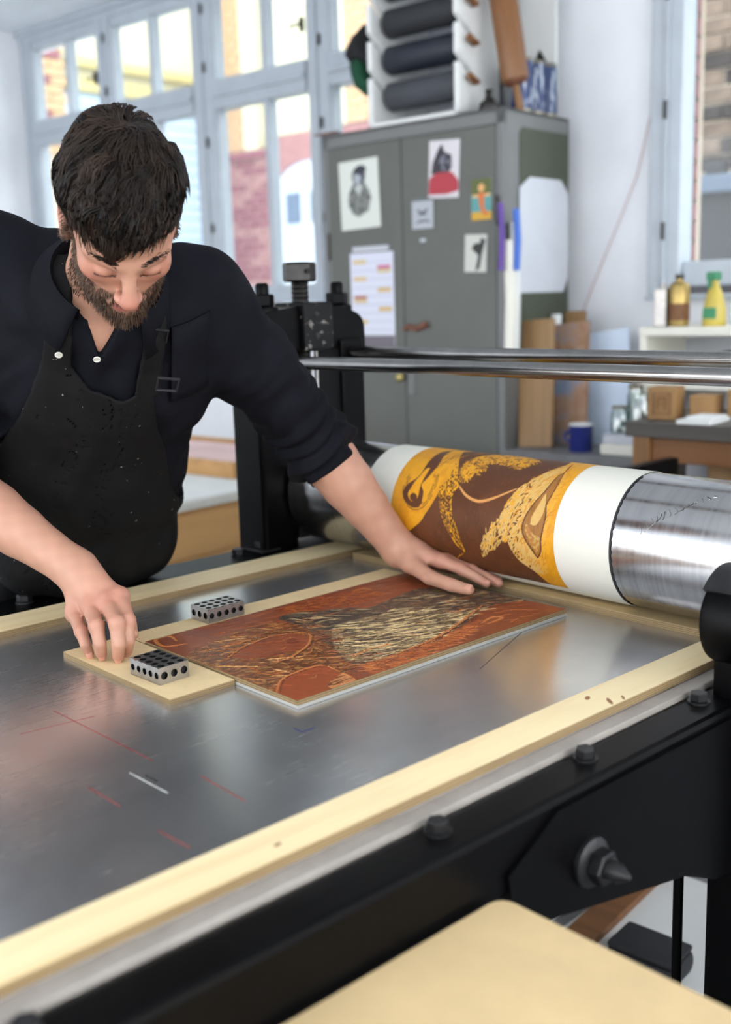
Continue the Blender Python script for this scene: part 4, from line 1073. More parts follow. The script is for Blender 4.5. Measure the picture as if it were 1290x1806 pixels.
def p_small(c, w, h):
    c.c[:] = lin(178, 182, 188); c.fill([(0, h * .92), (w, h * .92), (w, h), (0, h)], lin(90, 98, 104))
    D = lin(96, 100, 110); c.stroke([(w * .25, h * .62), (w * .5, h * .50), (w * .75, h * .64)], .010, D); c.stroke([(w * .3, h * .46), (w * .7, h * .47)], .006, D)
    c.stroke([(w * .2, h * .18), (w * .35, h * .26), (w * .5, h * .24), (w * .7, h * .27), (w * .85, h * .18)], .007, D)
def p_card(c, w, h):
    c.c[:] = lin(96, 104, 60); c.fill([(0, 0), (w, 0), (w, h * .62), (0, h * .62)], lin(96, 156, 156)); c.fill([(0, 0), (w, 0), (w, h * .2), (0, h * .2)], lin(210, 164, 60))
    c.fill(ell(w * .5, h * .78, w * .16, h * .10), lin(222, 170, 110)); c.fill([(w * .05, h * .62), (w * .95, h * .64), (w * .95, h * .57), (w * .05, h * .55)], lin(224, 178, 124))
    c.fill([(w * .33, h * .66), (w * .66, h * .66), (w * .62, h * .30), (w * .88, h * .12), (w * .60, h * .10), (w * .42, h * .30)], lin(212, 118, 64))
def p_bw(c, w, h):
    c.c[:] = lin(204, 204, 196); c.fill([(w * .5, h * .02), (w * .62, h * .45), (w * .30, h * .62), (w * .42, h * .76), (w * .70, h * .78), (w * .72, h * .92), (w * .95, h * .86), (w * .80, h * .50), (w * .70, h * .10)], lin(54, 54, 54))
def p_cal(c, w, h):
    c.c[:] = lin(216, 218, 232); c.fill([(0, 0), (w, 0), (w, h * .12), (0, h * .12)], lin(112, 106, 114))
    for k in range(9): c.stroke([(w * .05, h * (.18 + .09 * k)), (w * .95, h * (.18 + .09 * k))], .0012, lin(190, 194, 210))
    for x, y, col in ((.22, .90, (214, 190, 140)), (.78, .84, (196, 92, 140)), (.78, .80, (206, 190, 150)), (.22, .72, (216, 188, 140)), (.78, .60, (208, 178, 120)), (.22, .52, (170, 100, 84)), (.22, .49, (210, 190, 150)), (.80, .40, (206, 176, 110)), (.22, .26, (214, 186, 120))):
        c.fill([(w * (x - .15), h * (y - .022)), (w * (x + .15), h * (y - .022)), (w * (x + .15), h * (y + .022)), (w * (x - .15), h * (y + .022))], lin(*col))
sheet_on_door('portrait_print', -0.725, -0.533, 1.678, 1.925, 'large black and white portrait print high on the left door', 'print', p_portrait, -0.03)
sheet_on_door('red_portrait', -0.311, -0.180, 1.758, 1.950, 'print of a dark head above a red garment on the locker', 'print', p_red, 0.05)
sheet_on_door('small_notice', -0.386, -0.291, 1.660, 1.764, 'small grey notice just below the red portrait', 'notice', p_small)
sheet_on_door('postcard', -0.126, -0.043, 1.673, 1.808, 'colourful postcard with a figure beside the locker edge', 'postcard', p_card)
sheet_on_door('small_print', -0.159, -0.068, 1.500, 1.626, 'small black on white print low on the right door', 'print', p_bw, 0.04)
cal = sheet_on_door('wall_planner', -0.689, -0.478, 1.245, 1.590, 'planner with rows of coloured labels on the left door', 'planner', p_cal)
R_(MB().box((-0.09, -0.004, 0.350), (0.085, 0.0, 0.368), 0.001), 'header_strip', M['card'], cal)
R_(MB().box((-0.012, -0.003, 0), (0.012, 0, 0.010)), 'magnet', M['card'], bpy.data.objects['small_notice']).location = (0, 0, -0.045)

# roller rack on top
rk = rthing('roller_rack', 'white wooden rack holding ink rollers on top of the locker', 'rack', -0.38, 0.19, CH)
for sx in (-0.195, 0.19):                                  # uprights with slanted notches cut in from the front
    for k in range(5): pass
    pr = [(-0.185, 0.0), (0.165, 0.0), (0.165, 0.62), (-0.185, 0.62)]
    zz = [0.125, 0.250, 0.375, 0.500]
    front = []
    for z in zz: front += [(-0.185, z + 0.045), (-0.105, z - 0.012), (-0.085, z + 0.004), (-0.185, z + 0.075)]
    pts = [(-0.185, 0.0), (0.165, 0.0), (0.165, 0.62), (-0.185, 0.62)] + front[::-1]
    R_(MB().prism(pts, sx - 0.011, sx + 0.011, 'x'), 'upright', M['paper'], rk)
R_(MB().box((-0.206, -0.185, 0.0), (0.201, 0.165, 0.014)), 'rack_base', M['paper'], rk)
R_(MB().box((-0.19, 0.150, 0.014), (0.185, 0.163, 0.60)), 'rack_back', M['card'], rk)
for k, (z, m_) in enumerate(((0.110, 'grey_rubber'), (0.235, 'navy_rubber'), (0.360, 'black_rubber'), (0.485, 'grey_rubber'))):
    ro = rthing('ink_roller', ['grey ink roller lying lowest in the rack', 'navy ink roller, second from below in the rack', 'dark ink roller, third from below in the rack', 'topmost ink roller in the rack, cut by the frame'][k], 'ink roller', -0.38, 0.085, CH + z, 0, 'ink rollers in the rack')
    R_(MB().lathe([(0.046, -0.165), (0.050, -0.160), (0.050, 0.160), (0.046, 0.165)], 32, (0, 0, 0), 'x'), 'roller_body', M[m_], ro, 40)
    R_(MB().tube([(-0.225, 0, 0), (0.225, 0, 0)], 0.009, 12), 'axle', M['rust'], ro, 40)
    R_(MB().tube([(0.215, 0.0, 0), (0.222, -0.02, 0.0), (0.226, -0.055, 0.012)], [0.010, 0.012, 0.012], 10), 'grip', M['brown_wood'], ro, 40)
gb = rthing('cap', 'green and black peaked cap hanging from the left of the rack', 'cap', -0.655, 0.14, CH + 0.255)
M['green_cloth'] = plain('dark_green_cloth', srgb(14, 72, 48), 0.85, vary=0.2, nscale=20)
M['black_cloth'] = plain('black_cloth', srgb(22, 23, 26), 0.9, vary=0.2, nscale=30)
def puffy(poly, half, name, mat):
    """a cloth shape: outline with rounded, swelling sides"""
    cx0 = sum(p[0] for p in poly) / len(poly); cz0 = sum(p[1] for p in poly) / len(poly); m = MB(); n = len(poly); lay = [(-half, .35), (-half * .8, .8), (-half * .3, 1.0), (half * .3, 1.0), (half * .8, .8), (half, .35)]
    for y, f in lay:
        for px, pz in poly: m.v.append((cx0 + (px - cx0) * f, y, cz0 + (pz - cz0) * f))
    m.f = [(i * n + k, i * n + (k + 1) % n, (i + 1) * n + (k + 1) % n, (i + 1) * n + k) for i in range(5) for k in range(n)] + [tuple(range(n))[::-1], tuple(5 * n + k for k in range(n))]; m.mi = [0] * len(m.f)
    return R_(m, name, mat, gb, 60)
puffy([(p[0] + 0.655, p[1] - CH - 0.255) for p in ((-.70, 2.425), (-.745, 2.40), (-.78, 2.36), (-.795, 2.325), (-.77, 2.295), (-.72, 2.30), (-.66, 2.265), (-.605, 2.235), (-.60, 2.262), (-.65, 2.30), (-.685, 2.345))], 0.055, 'peak', M['black_cloth'])
puffy([(p[0] + 0.655, p[1] - CH - 0.255) for p in ((-.765, 2.30), (-.755, 2.25), (-.735, 2.20), (-.70, 2.172), (-.66, 2.180), (-.61, 2.160), (-.635, 2.20), (-.67, 2.225), (-.685, 2.27), (-.70, 2.31), (-.735, 2.315))], 0.06, 'crown', M['green_cloth'])
br_ = rthing('brayer', 'large brown wooden roller with handle standing on the locker', 'roller', -0.030, 0.15, CH)
br_.rotation_euler = (0, math.radians(-10), RA)
R_(MB().lathe([(0.012, 0.0), (0.014, 0.01), (0.014, 0.10)], 16), 'handle', M['brown_wood_z'], br_, 40)
R_(MB().lathe([(0.030, 0.098), (0.046, 0.106), (0.048, 0.115), (0.048, 0.55), (0.044, 0.56)], 32), 'roller_body', wood('amber_roller_wood', srgb(132, 88, 50), srgb(104, 66, 36), 2, 0.6, 0.4), br_, 40)
R_(MB().lathe([(0.020, 0.090), (0.040, 0.096), (0.040, 0.100)], 24), 'end_plate', M['rust'], br_, 40)
pn = rthing('tool_board', 'white board behind the wooden roller with a scraper on it', 'board', -0.12, 0.395, CH)
R_(MB().box((-0.11, -0.008, 0), (0.085, 0.008, 0.75), 0.002), 'panel', M['paper'], pn)
R_(MB().prism([(0.0, 0.20), (0.055, 0.15), (0.065, 0.175), (0.02, 0.245)], -0.013, -0.009, 'y'), 'scraper', M['dark_steel'], pn)
for k, dd in enumerate((0.185, 0.265, 0.345)):
    cn = rthing('ink_can', ['blue and white ink can nearest the locker front', 'blue and white ink can in the middle of three', 'blue and white ink can nearest the wall'][k], 'can', -0.047, dd, CH, 0.5 * k, 'blue labelled cans on the locker')
    R_(MB().lathe([(0.036, 0), (0.038, 0.004), (0.038, 0.176), (0.036, 0.18), (0.033, 0.178)], 24), 'tin', M['tin'], cn, 40)
    if 'can_label' not in M:
        t = NT('blue_white_can_label'); nz = t.noise(t.coord((60, 60, 14)), 1.0, 2.0)
        t.set(Base_Color=t.ramp(nz, [(0.55, srgb(36, 56, 102)), (0.63, srgb(196, 206, 218))]), Roughness=0.4); M['can_label'] = t.m
    R_(MB().lathe([(0.0384, 0.012), (0.0388, 0.014), (0.0388, 0.166), (0.0384, 0.168)], 24), 'paper_label', M['can_label'], cn, 40)
rsingle(MB().lathe([(0.0, 0), (0.034, 0), (0.036, 0.010), (0.032, 0.030), (0.014, 0.044), (0.011, 0.062), (0.014, 0.064), (0.013, 0.074), (0.0, 0.075)], 24), 'oil_can', M['dark_steel'], 'small dark bell shaped oil can at the locker corner', 'oil can', -0.100, 0.065, CH, smooth=35)
rsingle(MB().tube([(0, 0, 0), (-0.01, 0.01, 0.16)], [0.009, 0.007], 10).tube([(-0.01, 0.01, 0.16), (-0.012, 0.012, 0.24)], [0.004, 0.003], 8), 'graver', M['black_rubber'], 'thin dark tool standing beside the wooden roller', 'tool', -0.098, 0.14, CH, smooth=35)
# paper tubes hanging at the locker corner
M['violet'] = plain('violet_paper', srgb(96, 66, 150), 0.6); M['blue_paper'] = plain('blue_paper', srgb(70, 112, 200), 0.6)
for k, (s_, d_, z0, z1, r_, m_, lab) in enumerate(((0.020, 0.000, 1.20, 1.60, 0.019, 'cream_paper', 'long cream paper roll hanging at the locker corner'), (0.012, -0.036, 1.50, 1.72, 0.010, 'violet', 'thin violet paper roll at the locker corner'),
        (0.0185, 0.036, 1.22, 1.66, 0.016, 'paper', 'white paper roll nearest the cut card'), (0.046, 0.006, 1.50, 1.70, 0.012, 'blue_paper', 'short blue paper roll above the cream one'))):
    rsingle(MB().tube([(0, 0, 0), (0.004, 0.003, (z1 - z0) / 2), (0, 0, z1 - z0)], r_, 16), 'paper_roll', M[m_], lab, 'paper roll', s_, d_, z0, 0, 'paper rolls at the locker corner', 40)

# ------------------------------------------------------------------ low bench with leaning boards, mug, jars
bn = rthing('side_bench', 'low grey bench between the locker and the brown workbench', 'bench', 0.33, 0.20)
R_(MB().box((-0.31, -0.24, 0.865), (0.24, 0.29, 0.895), 0.004), 'bench_top', M['grey_top'], bn)
R_(MB().box((-0.30, -0.21, 0.0), (0.23, 0.28, 0.865)), 'bench_body', M['dark_top'], bn)
def leaning(name, w_, h_, th, s, d, z, tilt, roll, m_, label, cat, rz=0.0):
    o = MB().box((-w_ / 2, 0, 0), (w_ / 2, th, h_), 0.0015).build(name, m_, loc=rw(s, d, z))
    o.rotation_euler = Matrix.Rotation(RA + rz, 3, 'Z').to_euler(); o.rotation_euler = (Matrix.Rotation(RA + rz, 3, 'Z') @ Matrix.Rotation(-tilt, 3, 'X') @ Matrix.Rotation(roll, 3, 'Y')).to_euler()
    return tag(o, label, cat)
leaning('leaning_board', 0.135, 0.44, 0.016, 0.082, 0.06, 0.897, 0.12, -0.06, M['tan_board'], 'tan board leaning nearest the locker', 'board')
M['old_paint'] = None
t = NT('blue_and_brown_paint'); nz = t.noise(t.coord((7, 7, 7)), 1.0, 4.0, 0.6)
t.set(Base_Color=t.ramp(nz, [(0.38, srgb(120, 136, 160)), (0.5, srgb(160, 128, 104)), (0.62, srgb(138, 100, 74))]), Roughness=0.7); M['old_paint'] = t.m
leaning('painted_panel', 0.17, 0.43, 0.014, 0.150, 0.145, 0.897, 0.20, -0.10, M['old_paint'], 'panel with worn blue and brown paint leaning behind the tan board', 'panel')
M['blue_white'] = plain('bluish_white_board', srgb(206, 220, 238), 0.5, vary=0.03)
leaning('white_hardboard', 0.20, 0.40, 0.008, 0.262, 0.235, 0.897, 0.22, -0.16, M['blue_white'], 'bluish white panel leaning behind the blue mug', 'panel')
leaning('tan_offcut', 0.085, 0.46, 0.012, 0.055, 0.33, 0.897, 0.10, 0.0, M['tan_board'], 'tan offcut rising behind the painted panel', 'board')
rsingle(MB().tube([(0, 0, 0), (0, 0.03, 0.45)], 0.019, 16), 'paper_roll', M['paper'], 'white paper roll standing behind the tan board by the locker', 'paper roll', 0.028, 0.262, 0.896, 0, None, 40)
rsingle(MB().box((-0.035, -0.03, 0), (0.035, 0.03, 0.87), 0.003), 'wood_post', M['brown_wood_z'], 'brown wooden post standing at the locker corner', 'post', 0.052, -0.075)
mg = rthing('mug', 'dark blue enamel mug on the low bench', 'mug', 0.268, 0.055, 0.895)
pr = [(0.0, 0), (0.036, 0), (0.0385, 0.004), (0.0385, 0.088), (0.040, 0.091), (0.0375, 0.091), (0.0355, 0.086), (0.0355, 0.008), (0.0, 0.006)]
R_(MB().lathe(pr, 28), 'cup', M['blue_enamel'], mg, 40)
R_(MB().lathe([(0.0405, 0.0885), (0.0410, 0.0905), (0.0405, 0.0925), (0.0370, 0.0925), (0.0368, 0.089)], 28), 'rim', M['paper'], mg, 40)
R_(MB().tube([(-0.036 - 0.026 * math.sin(PI * k / 8), 0, 0.070 - 0.045 * k / 8) for k in range(9)], 0.006, 10), 'handle', M['blue_enamel'], mg, 40)
rsingle(MB().box((-0.072, -0.07, 0), (0.072, 0.10, 0.034), 0.003), 'flat_box', M['cream_paper'], 'lower white flat box under the glass jars', 'box', 0.432, 0.09, 0.896)
rsingle(MB().box((-0.068, -0.065, 0), (0.068, 0.10, 0.030), 0.003), 'flat_box', M['card'], 'upper white flat box directly beneath the glass jars', 'box', 0.434, 0.092, 0.931)
for k, (s_, d_, h_, r_) in enumerate(((0.392, 0.09, 0.085, 0.030), (0.455, 0.11, 0.130, 0.036), (0.412, 0.162, 0.150, 0.028))):
    j_ = rthing('glass_jar', ['short glass jar at the front of the white box', 'wide glass jar to the right on the white box', 'tall narrow glass jar at the back of the white box'][k], 'jar', s_, d_, 0.9615, 0, 'glass jars on the white box')
    R_(MB().lathe([(0.0, 0), (r_, 0), (r_, h_ * .78), (r_ * .8, h_ * .88), (r_ * .8, h_), (r_ * .74, h_), (r_ * .74, h_ * .86), (r_ * .93, h_ * .76), (r_ * .93, 0.006), (0, 0.006)], 24), 'glass', M['jar'], j_, 40)
    if k != 1: R_(MB().lathe([(r_ * .83, h_ * .93), (r_ * .85, h_ + 0.004), (0, h_ + 0.005)], 24), 'lid', M['tin'], j_, 40)
    else: R_(MB().lathe([(0.0, 0.007), (r_ * .9, 0.007), (r_ * .9, 0.03), (0, 0.03)], 24), 'contents', M['cab_green'], j_, 40)

# ------------------------------------------------------------------ brown workbench and carved blocks
wbn = rthing('workbench', 'brown wooden workbench with dark top at the right edge', 'workbench', 1.0, -0.05)
R_(MB().box((-0.40, -0.22, 1.002), (0.60, 0.22, 1.046), 0.004), 'bench_top', M['dark_top'], wbn)
R_(MB().box((-0.36, -0.20, 0.93), (0.56, -0.18, 1.002), 0.002), 'apron_board', M['brown_wood'], wbn)
R_(MB().box((-0.36, 0.16, 0.93), (0.56, 0.18, 1.002), 0.002), 'apron_board', M['brown_wood'], wbn)
for x_, y_ in ((-0.35, -0.19), (-0.35, 0.17), (0.53, -0.19), (0.53, 0.17)):
    R_(MB().box((x_ - 0.026, y_ - 0.026, 0), (x_ + 0.026, y_ + 0.026, 1.002), 0.003), 'leg', M['brown_wood_z'], wbn)
R_(MB().box((-0.36, -0.20, 0.80), (0.56, 0.18, 0.822), 0.002), 'lower_shelf', M['brown_wood'], wbn)
M['type_wood'] = wood('old_type_wood', srgb(160, 122, 76), srgb(110, 78, 46), 2, 0.7)
for k, (s_, d_, w_, h_) in enumerate(((0.672, -0.16, 0.085, 0.095), (0.775, -0.11, 0.075, 0.070), (0.872, -0.07, 0.075, 0.085))):
    t_ = rthing('carved_block', ['carved wooden block with a square key pattern on the bench corner', 'plain brown wooden block, second on the workbench', 'brown wooden block at the picture edge on the workbench'][k], 'wood block', s_, d_, 1.046, 0.1, 'wooden blocks on the workbench')
    R_(MB().box((-w_ / 2, -0.03, 0), (w_ / 2, 0.05, h_), 0.003), 'block_body', M['type_wood'], t_)
    if k == 0:
        q = MB()
        for a, b, c, d in ((-.028, -.022, .015, .080), (.022, .028, .015, .080), (-.028, .028, .074, .080), (-.028, .028, .015, .021), (-.014, -.008, .028, .068), (.008, .014, .028, .068), (-.014, .014, .044, .050), (-.006, .006, .058, .068)):
            q.box((a, -0.0335, c), (b, -0.029, d))
        R_(q, 'carved_sign', M['brown_wood_z'], t_)
rsingle(MB().box((-0.05, -0.07, 0), (0.05, 0.07, 0.012), 0.002).box((-0.03, -0.05, 0.012), (0.05, 0.05, 0.020), 0.002), 'paper_pad', M['paper'], 'white paper scraps lying on the dark workbench top', 'paper', 0.81, -0.20, 1.046)
leaning('white_hardboard', 0.115, 0.16, 0.008, 0.735, -0.02, 0.8225, 0.08, 0.0, M['card'], 'white panel standing on the shelf below the workbench top', 'panel')
bx_ = rthing('cardboard_box', 'brown cardboard box on the shelf below the workbench', 'box', 0.90, -0.06, 0.8225)
R_(MB().box((-0.09, -0.10, 0), (0.09, 0.10, 0.10), 0.002), 'carton', M['tan_board'], bx_)
R_(MB().box((-0.0915, -0.1015, 0.085), (0.0915, 0.1015, 0.104), 0.002), 'lid', M['tan_board'], bx_)

# ------------------------------------------------------------------ white shelf under the right window
sf = rthing('wall_shelf', 'white open shelf unit under the right window', 'shelf', 0.80, 0.36)
R_(MB().box((-0.40, -0.16, 1.272), (0.50, 0.155, 1.300), 0.003), 'shelf_top', M['cream_paper'], sf)
for x_ in (-0.40, 0.475): R_(MB().box((x_, -0.155, 0.8965), (x_ + 0.025, 0.155, 1.272), 0.002), 'side_panel', M['cream_paper'], sf)
R_(MB().box((-0.375, 0.145, 0.8965), (0.475, 0.155, 1.272)), 'back_panel', M['card'], sf)
for z in (1.12, 0.93): R_(MB().box((-0.375, -0.15, z - 0.022), (0.475, 0.145, z), 0.002), 'shelf_board', M['cream_paper'], sf)
rsingle(MB().box((-0.022, -0.022, 0), (0.022, 0.022, 0.125), 0.003).lathe([(0.010, 0.125), (0.010, 0.14), (0.0, 0.14)], 12), 'square_tin', M['block_steel'], 'grey square tin at the left end of the shelf', 'tin', 0.452, 0.265, 1.300)
cn = rthing('solvent_can', 'golden round solvent can with a neck on the shelf', 'can', 0.507, 0.27, 1.300)
R_(MB().lathe([(0.0, 0), (0.033, 0), (0.034, 0.004), (0.034, 0.128), (0.030, 0.138), (0.012, 0.146), (0.012, 0.158), (0.0, 0.158)], 24), 'can_body', M['gold_tin'], cn, 30)
R_(MB().lathe([(0.014, 0.154), (0.014, 0.168), (0.0, 0.169)], 16), 'cap', M['dark_steel'], cn, 30)
R_(MB().lathe([(0.0344, 0.02), (0.0344, 0.075)], 24), 'label_band', M['brown_wood'], cn, 30)
sb = rthing('spray_bottle', 'yellow spray bottle with a green trigger on the shelf', 'bottle', 0.628, 0.27, 1.300)
M['yellow_liquid'] = plain('yellow_plastic', srgb(204, 182, 84), 0.25, vary=0.06); M['green_plastic'] = plain('green_plastic', srgb(40, 132, 84), 0.4)
R_(MB().lathe([(0.0, 0), (0.036, 0), (0.038, 0.006), (0.037, 0.05), (0.026, 0.10), (0.013, 0.130), (0.013, 0.145), (0.0, 0.145)], 24), 'bottle_body', M['yellow_liquid'], sb, 40)
R_(MB().box((-0.022, -0.0385, 0.025), (0.022, -0.036, 0.06), 0.001), 'front_label', M['green_plastic'], sb)
R_(MB().box((-0.014, -0.040, 0.145), (0.014, 0.020, 0.172), 0.005).box((-0.006, -0.045, 0.12), (0.006, -0.036, 0.15), 0.002), 'trigger_head', M['green_plastic'], sb)
rsingle(MB().box((-0.05, -0.05, 0), (0.06, 0.05, 0.006), 0.001).box((-0.035, -0.04, 0.006), (0.07, 0.04, 0.012), 0.001), 'paper_towel', M['paper'], 'crumpled white towels beside the yellow bottle', 'towel', 0.735, 0.265, 1.300, 0.3)
rsingle(MB().lathe([(0.0, 0.0), (0.055, 0.002), (0.068, 0.025), (0.055, 0.055), (0.03, 0.075), (0.028, 0.10), (0.0, 0.105)], 20), 'black_bag', M['black_cloth'], 'lumpy black bag inside the white shelf', 'bag', 0.690, 0.255, 1.120, smooth=60)
rsingle(MB().box((-0.028, -0.02, 0), (0.028, 0.02, 0.05), 0.008), 'yellow_sponge', M['yellow_liquid'], 'yellow sponge inside the white shelf', 'sponge', 0.535, 0.27, 1.120, smooth=50)
# flex hanging down the pier
wr = rthing('hanging_cord', 'thin reddish cord hanging slantwise across the white pier', 'cord', 0.14, 0.506, 1.30)
M['cord'] = plain('reddish_cord', srgb(206, 176, 172), 0.7)
R_(MB().tube([(0.16, 0, 1.06), (0.150, 0, 0.95), (0.135, 0, 0.72), (0.085, 0, 0.52), (0.01, 0, 0.35), (-0.07, 0, 0.18), (-0.15, 0, 0.0)], 0.0022, 8), 'flex', M['cord'], wr, 40)
R_(MB().tube([(0.160, -0.004, 1.055), (0.164, -0.004, 1.13)], [0.008, 0.010], 10), 'plug', M['black_rubber'], wr, 40)

# ------------------------------------------------------------------ paper table behind the printer
pt = rthing('paper_table', 'wooden flat file table with white sheets behind the printer', 'table', -1.16, -0.82)
R_(MB().box((-0.60, -0.85, 0.775), (0.60, 0.75, 0.800), 0.003), 'table_top', M['grey_edge'], pt)
R_(MB().box((-0.58, -0.83, 0.60), (0.58, 0.73, 0.775), 0.002), 'drawer_case', M['drawer_wood'], pt)
R_(MB().box((0.576, -0.75, 0.62), (0.590, 0.65, 0.755), 0.003), 'drawer_front', M['drawer_wood'], pt)
for x_, y_ in ((-0.54, -0.79), (-0.54, 0.69), (0.54, -0.79), (0.54, 0.69)):
    R_(MB().box((x_ - 0.03, y_ - 0.03, 0), (x_ + 0.03, y_ + 0.03, 0.60), 0.003), 'leg', M['drawer_wood'], pt)
rsingle(MB().box((-0.40, -0.50, 0), (0.40, 0.50, 0.004), 0.001), 'paper_stack', M['paper'], 'large white sheets nearest the table edge behind the printer', 'paper', -0.98, -1.09, 0.8005)
ty = rthing('wooden_tray', 'shallow wooden tray with coloured prints on the paper table', 'tray', -1.18, -0.33, 0.8005)
R_(MB().box((-0.40, -0.24, 0), (0.40, 0.24, 0.02), 0.002), 'tray_floor', M['drawer_wood'], ty)
for lo, hi in (((-0.40, -0.24, 0.02), (0.40, -0.22, 0.06)), ((-0.40, 0.22, 0.02), (0.40, 0.24, 0.06)), ((0.38, -0.22, 0.02), (0.40, 0.22, 0.06)), ((-0.40, -0.22, 0.02), (-0.38, 0.22, 0.06))):
    R_(MB().box(lo, hi, 0.002), 'tray_side', M['drawer_wood'], ty)
M['pinkish'] = plain('pink_tinted_paper', srgb(222, 190, 188), 0.8, vary=0.15, nscale=6)
rsingle(MB().box((-0.33, -0.18, 0), (0.33, 0.18, 0.03), 0.002), 'print_stack', M['pinkish'], 'stack of pinkish prints lying in the wooden tray', 'prints', -1.18, -0.33, 0.821)
wt = rthing('side_table', 'white table top standing before the grey locker', 'table', -0.32, -0.27)
R_(MB().box((-0.22, -0.16, 0.860), (0.20, 0.16, 0.885), 0.006), 'table_top', M['paper'], wt)
for x_, y_ in ((-0.18, -0.12), (-0.18, 0.12), (0.16, -0.12), (0.16, 0.12)):
    R_(MB().box((x_ - 0.02, y_ - 0.02, 0), (x_ + 0.02, y_ + 0.02, 0.860), 0.002), 'leg', M['paper'], wt)
# ------------------------------------------------------------------ the printer
# Organic shapes are blended from rounded limbs and turned into one closed surface on a fine lattice.
JT = {
    'Rwr': (-1.5883, 0.8044, 1.0047),
    'Relb': (-1.8132, 0.683, 1.1545),
    'Rsho': (-1.7522, 0.7741, 1.4983),
    'Rp': [(-1.5555, 0.7777, 0.9447), (-1.5048, 0.7612, 0.93), (-1.4914, 0.7602, 0.9121), (-1.4924, 0.7651, 0.8961)],
    'Rr': [(-1.5212, 0.7891, 0.9581), (-1.4677, 0.7683, 0.9442), (-1.4567, 0.7659, 0.9201), (-1.4634, 0.7707, 0.8994)],
    'Rm': [(-1.4996, 0.8075, 0.9656), (-1.4404, 0.7882, 0.9506), (-1.4313, 0.7834, 0.9205), (-1.4385, 0.7856, 0.8977)],
    'Ri': [(-1.4964, 0.8284, 0.9729), (-1.4453, 0.8095, 0.9484), (-1.4385, 0.8042, 0.9203), (-1.4514, 0.8079, 0.8983)],
    'Rt': [(-1.5965, 0.8355, 0.9598), (-1.5679, 0.8588, 0.9312), (-1.5417, 0.866, 0.9086), (-1.5233, 0.8606, 0.8983)],
    'Lelb': (-1.5824, 1.3048, 1.1638),
    'Lsho': (-1.5880, 1.0700, 1.4380),
    'head': (-1.4130, 0.8290, 1.5420),
    'Lwr': (-1.4880, 1.4330, 0.9430),
    'Li': [(-1.388, 1.447, 0.932), (-1.343, 1.453, 0.922), (-1.312, 1.458, 0.911), (-1.290, 1.461, 0.903)],
    'Lm': [(-1.392, 1.468, 0.927), (-1.340, 1.476, 0.917), (-1.304, 1.481, 0.907), (-1.280, 1.484, 0.901)],
    'Lr': [(-1.400, 1.484, 0.918), (-1.352, 1.491, 0.910), (-1.318, 1.495, 0.904), (-1.294, 1.498, 0.9005)],
    'Lp': [(-1.414, 1.495, 0.910), (-1.374, 1.501, 0.905), (-1.350, 1.504, 0.902), (-1.330, 1.506, 0.900)],
    'Lt': [(-1.440, 1.415, 0.926), (-1.375, 1.400, 0.912), (-1.318, 1.397, 0.908), (-1.275, 1.398, 0.9065)],
}
def vec(*a): return np.array(a, float)
def nrm(a): a = np.asarray(a, float); return a / np.linalg.norm(a)
class Cone:
    def __init__(s, a, b, ra, rb, k=0.01): s.a = vec(*a); s.b = vec(*b); s.ra = ra; s.rb = rb; s.k = k; s.sub = False
    def __call__(s, p):
        ab = s.b - s.a; t = np.clip((p - s.a) @ ab / (ab @ ab + 1e-12), 0, 1)
        return np.linalg.norm(p - s.a - t[:, None] * ab, axis=1) - (s.ra + (s.rb - s.ra) * t)
class Ell:
    """ellipsoid: centre, radii, and the three unit axes"""
    def __init__(s, c, r, ax=None, k=0.02, sub=False): s.c = vec(*c); s.r = vec(*r); s.ax = np.eye(3) if ax is None else np.asarray(ax); s.k = k; s.sub = sub
    def __call__(s, p):
        q = (p - s.c) @ s.ax.T / s.r
        l = np.linalg.norm(q, axis=1)
        return (l - 1) * s.r.min()
class Slab:
    """flattened limb: half-width w along lat, half-depth d along the third axis, both tapering from a to b"""
    def __init__(s, a, b, lat, wa, wb, da, db, k=0.03): s.a = vec(*a); s.b = vec(*b); s.w = (wa, wb); s.d = (da, db); s.k = k; s.sub = False; s.lat = nrm(lat)
    def __call__(s, p):
        ab = s.b - s.a; t = np.clip((p - s.a) @ ab / (ab @ ab), 0, 1)
        q = p - s.a - t[:, None] * ab
        l = q @ s.lat; r2 = np.maximum((q * q).sum(1) - l * l, 0)
        w = s.w[0] + (s.w[1] - s.w[0]) * t; d = s.d[0] + (s.d[1] - s.d[0]) * t
        return (np.sqrt((l / w) ** 2 + r2 / d ** 2) - 1) * np.minimum(w, d)
def combine(D, d, k, sub):
    if sub:
        d = -d; h = np.clip(0.5 - 0.5 * (D - d) / k, 0, 1)
        return D * (1 - h) + d * h + k * h * (1 - h)
    h = np.clip(0.5 + 0.5 * (D - d) / k, 0, 1)
    return D * (1 - h) + d * h - k * h * (1 - h)
def field(prims, p):
    D = np.full(len(p), 9.0)
    for f in prims: D = combine(D, f(p), f.k, f.sub)
    return D
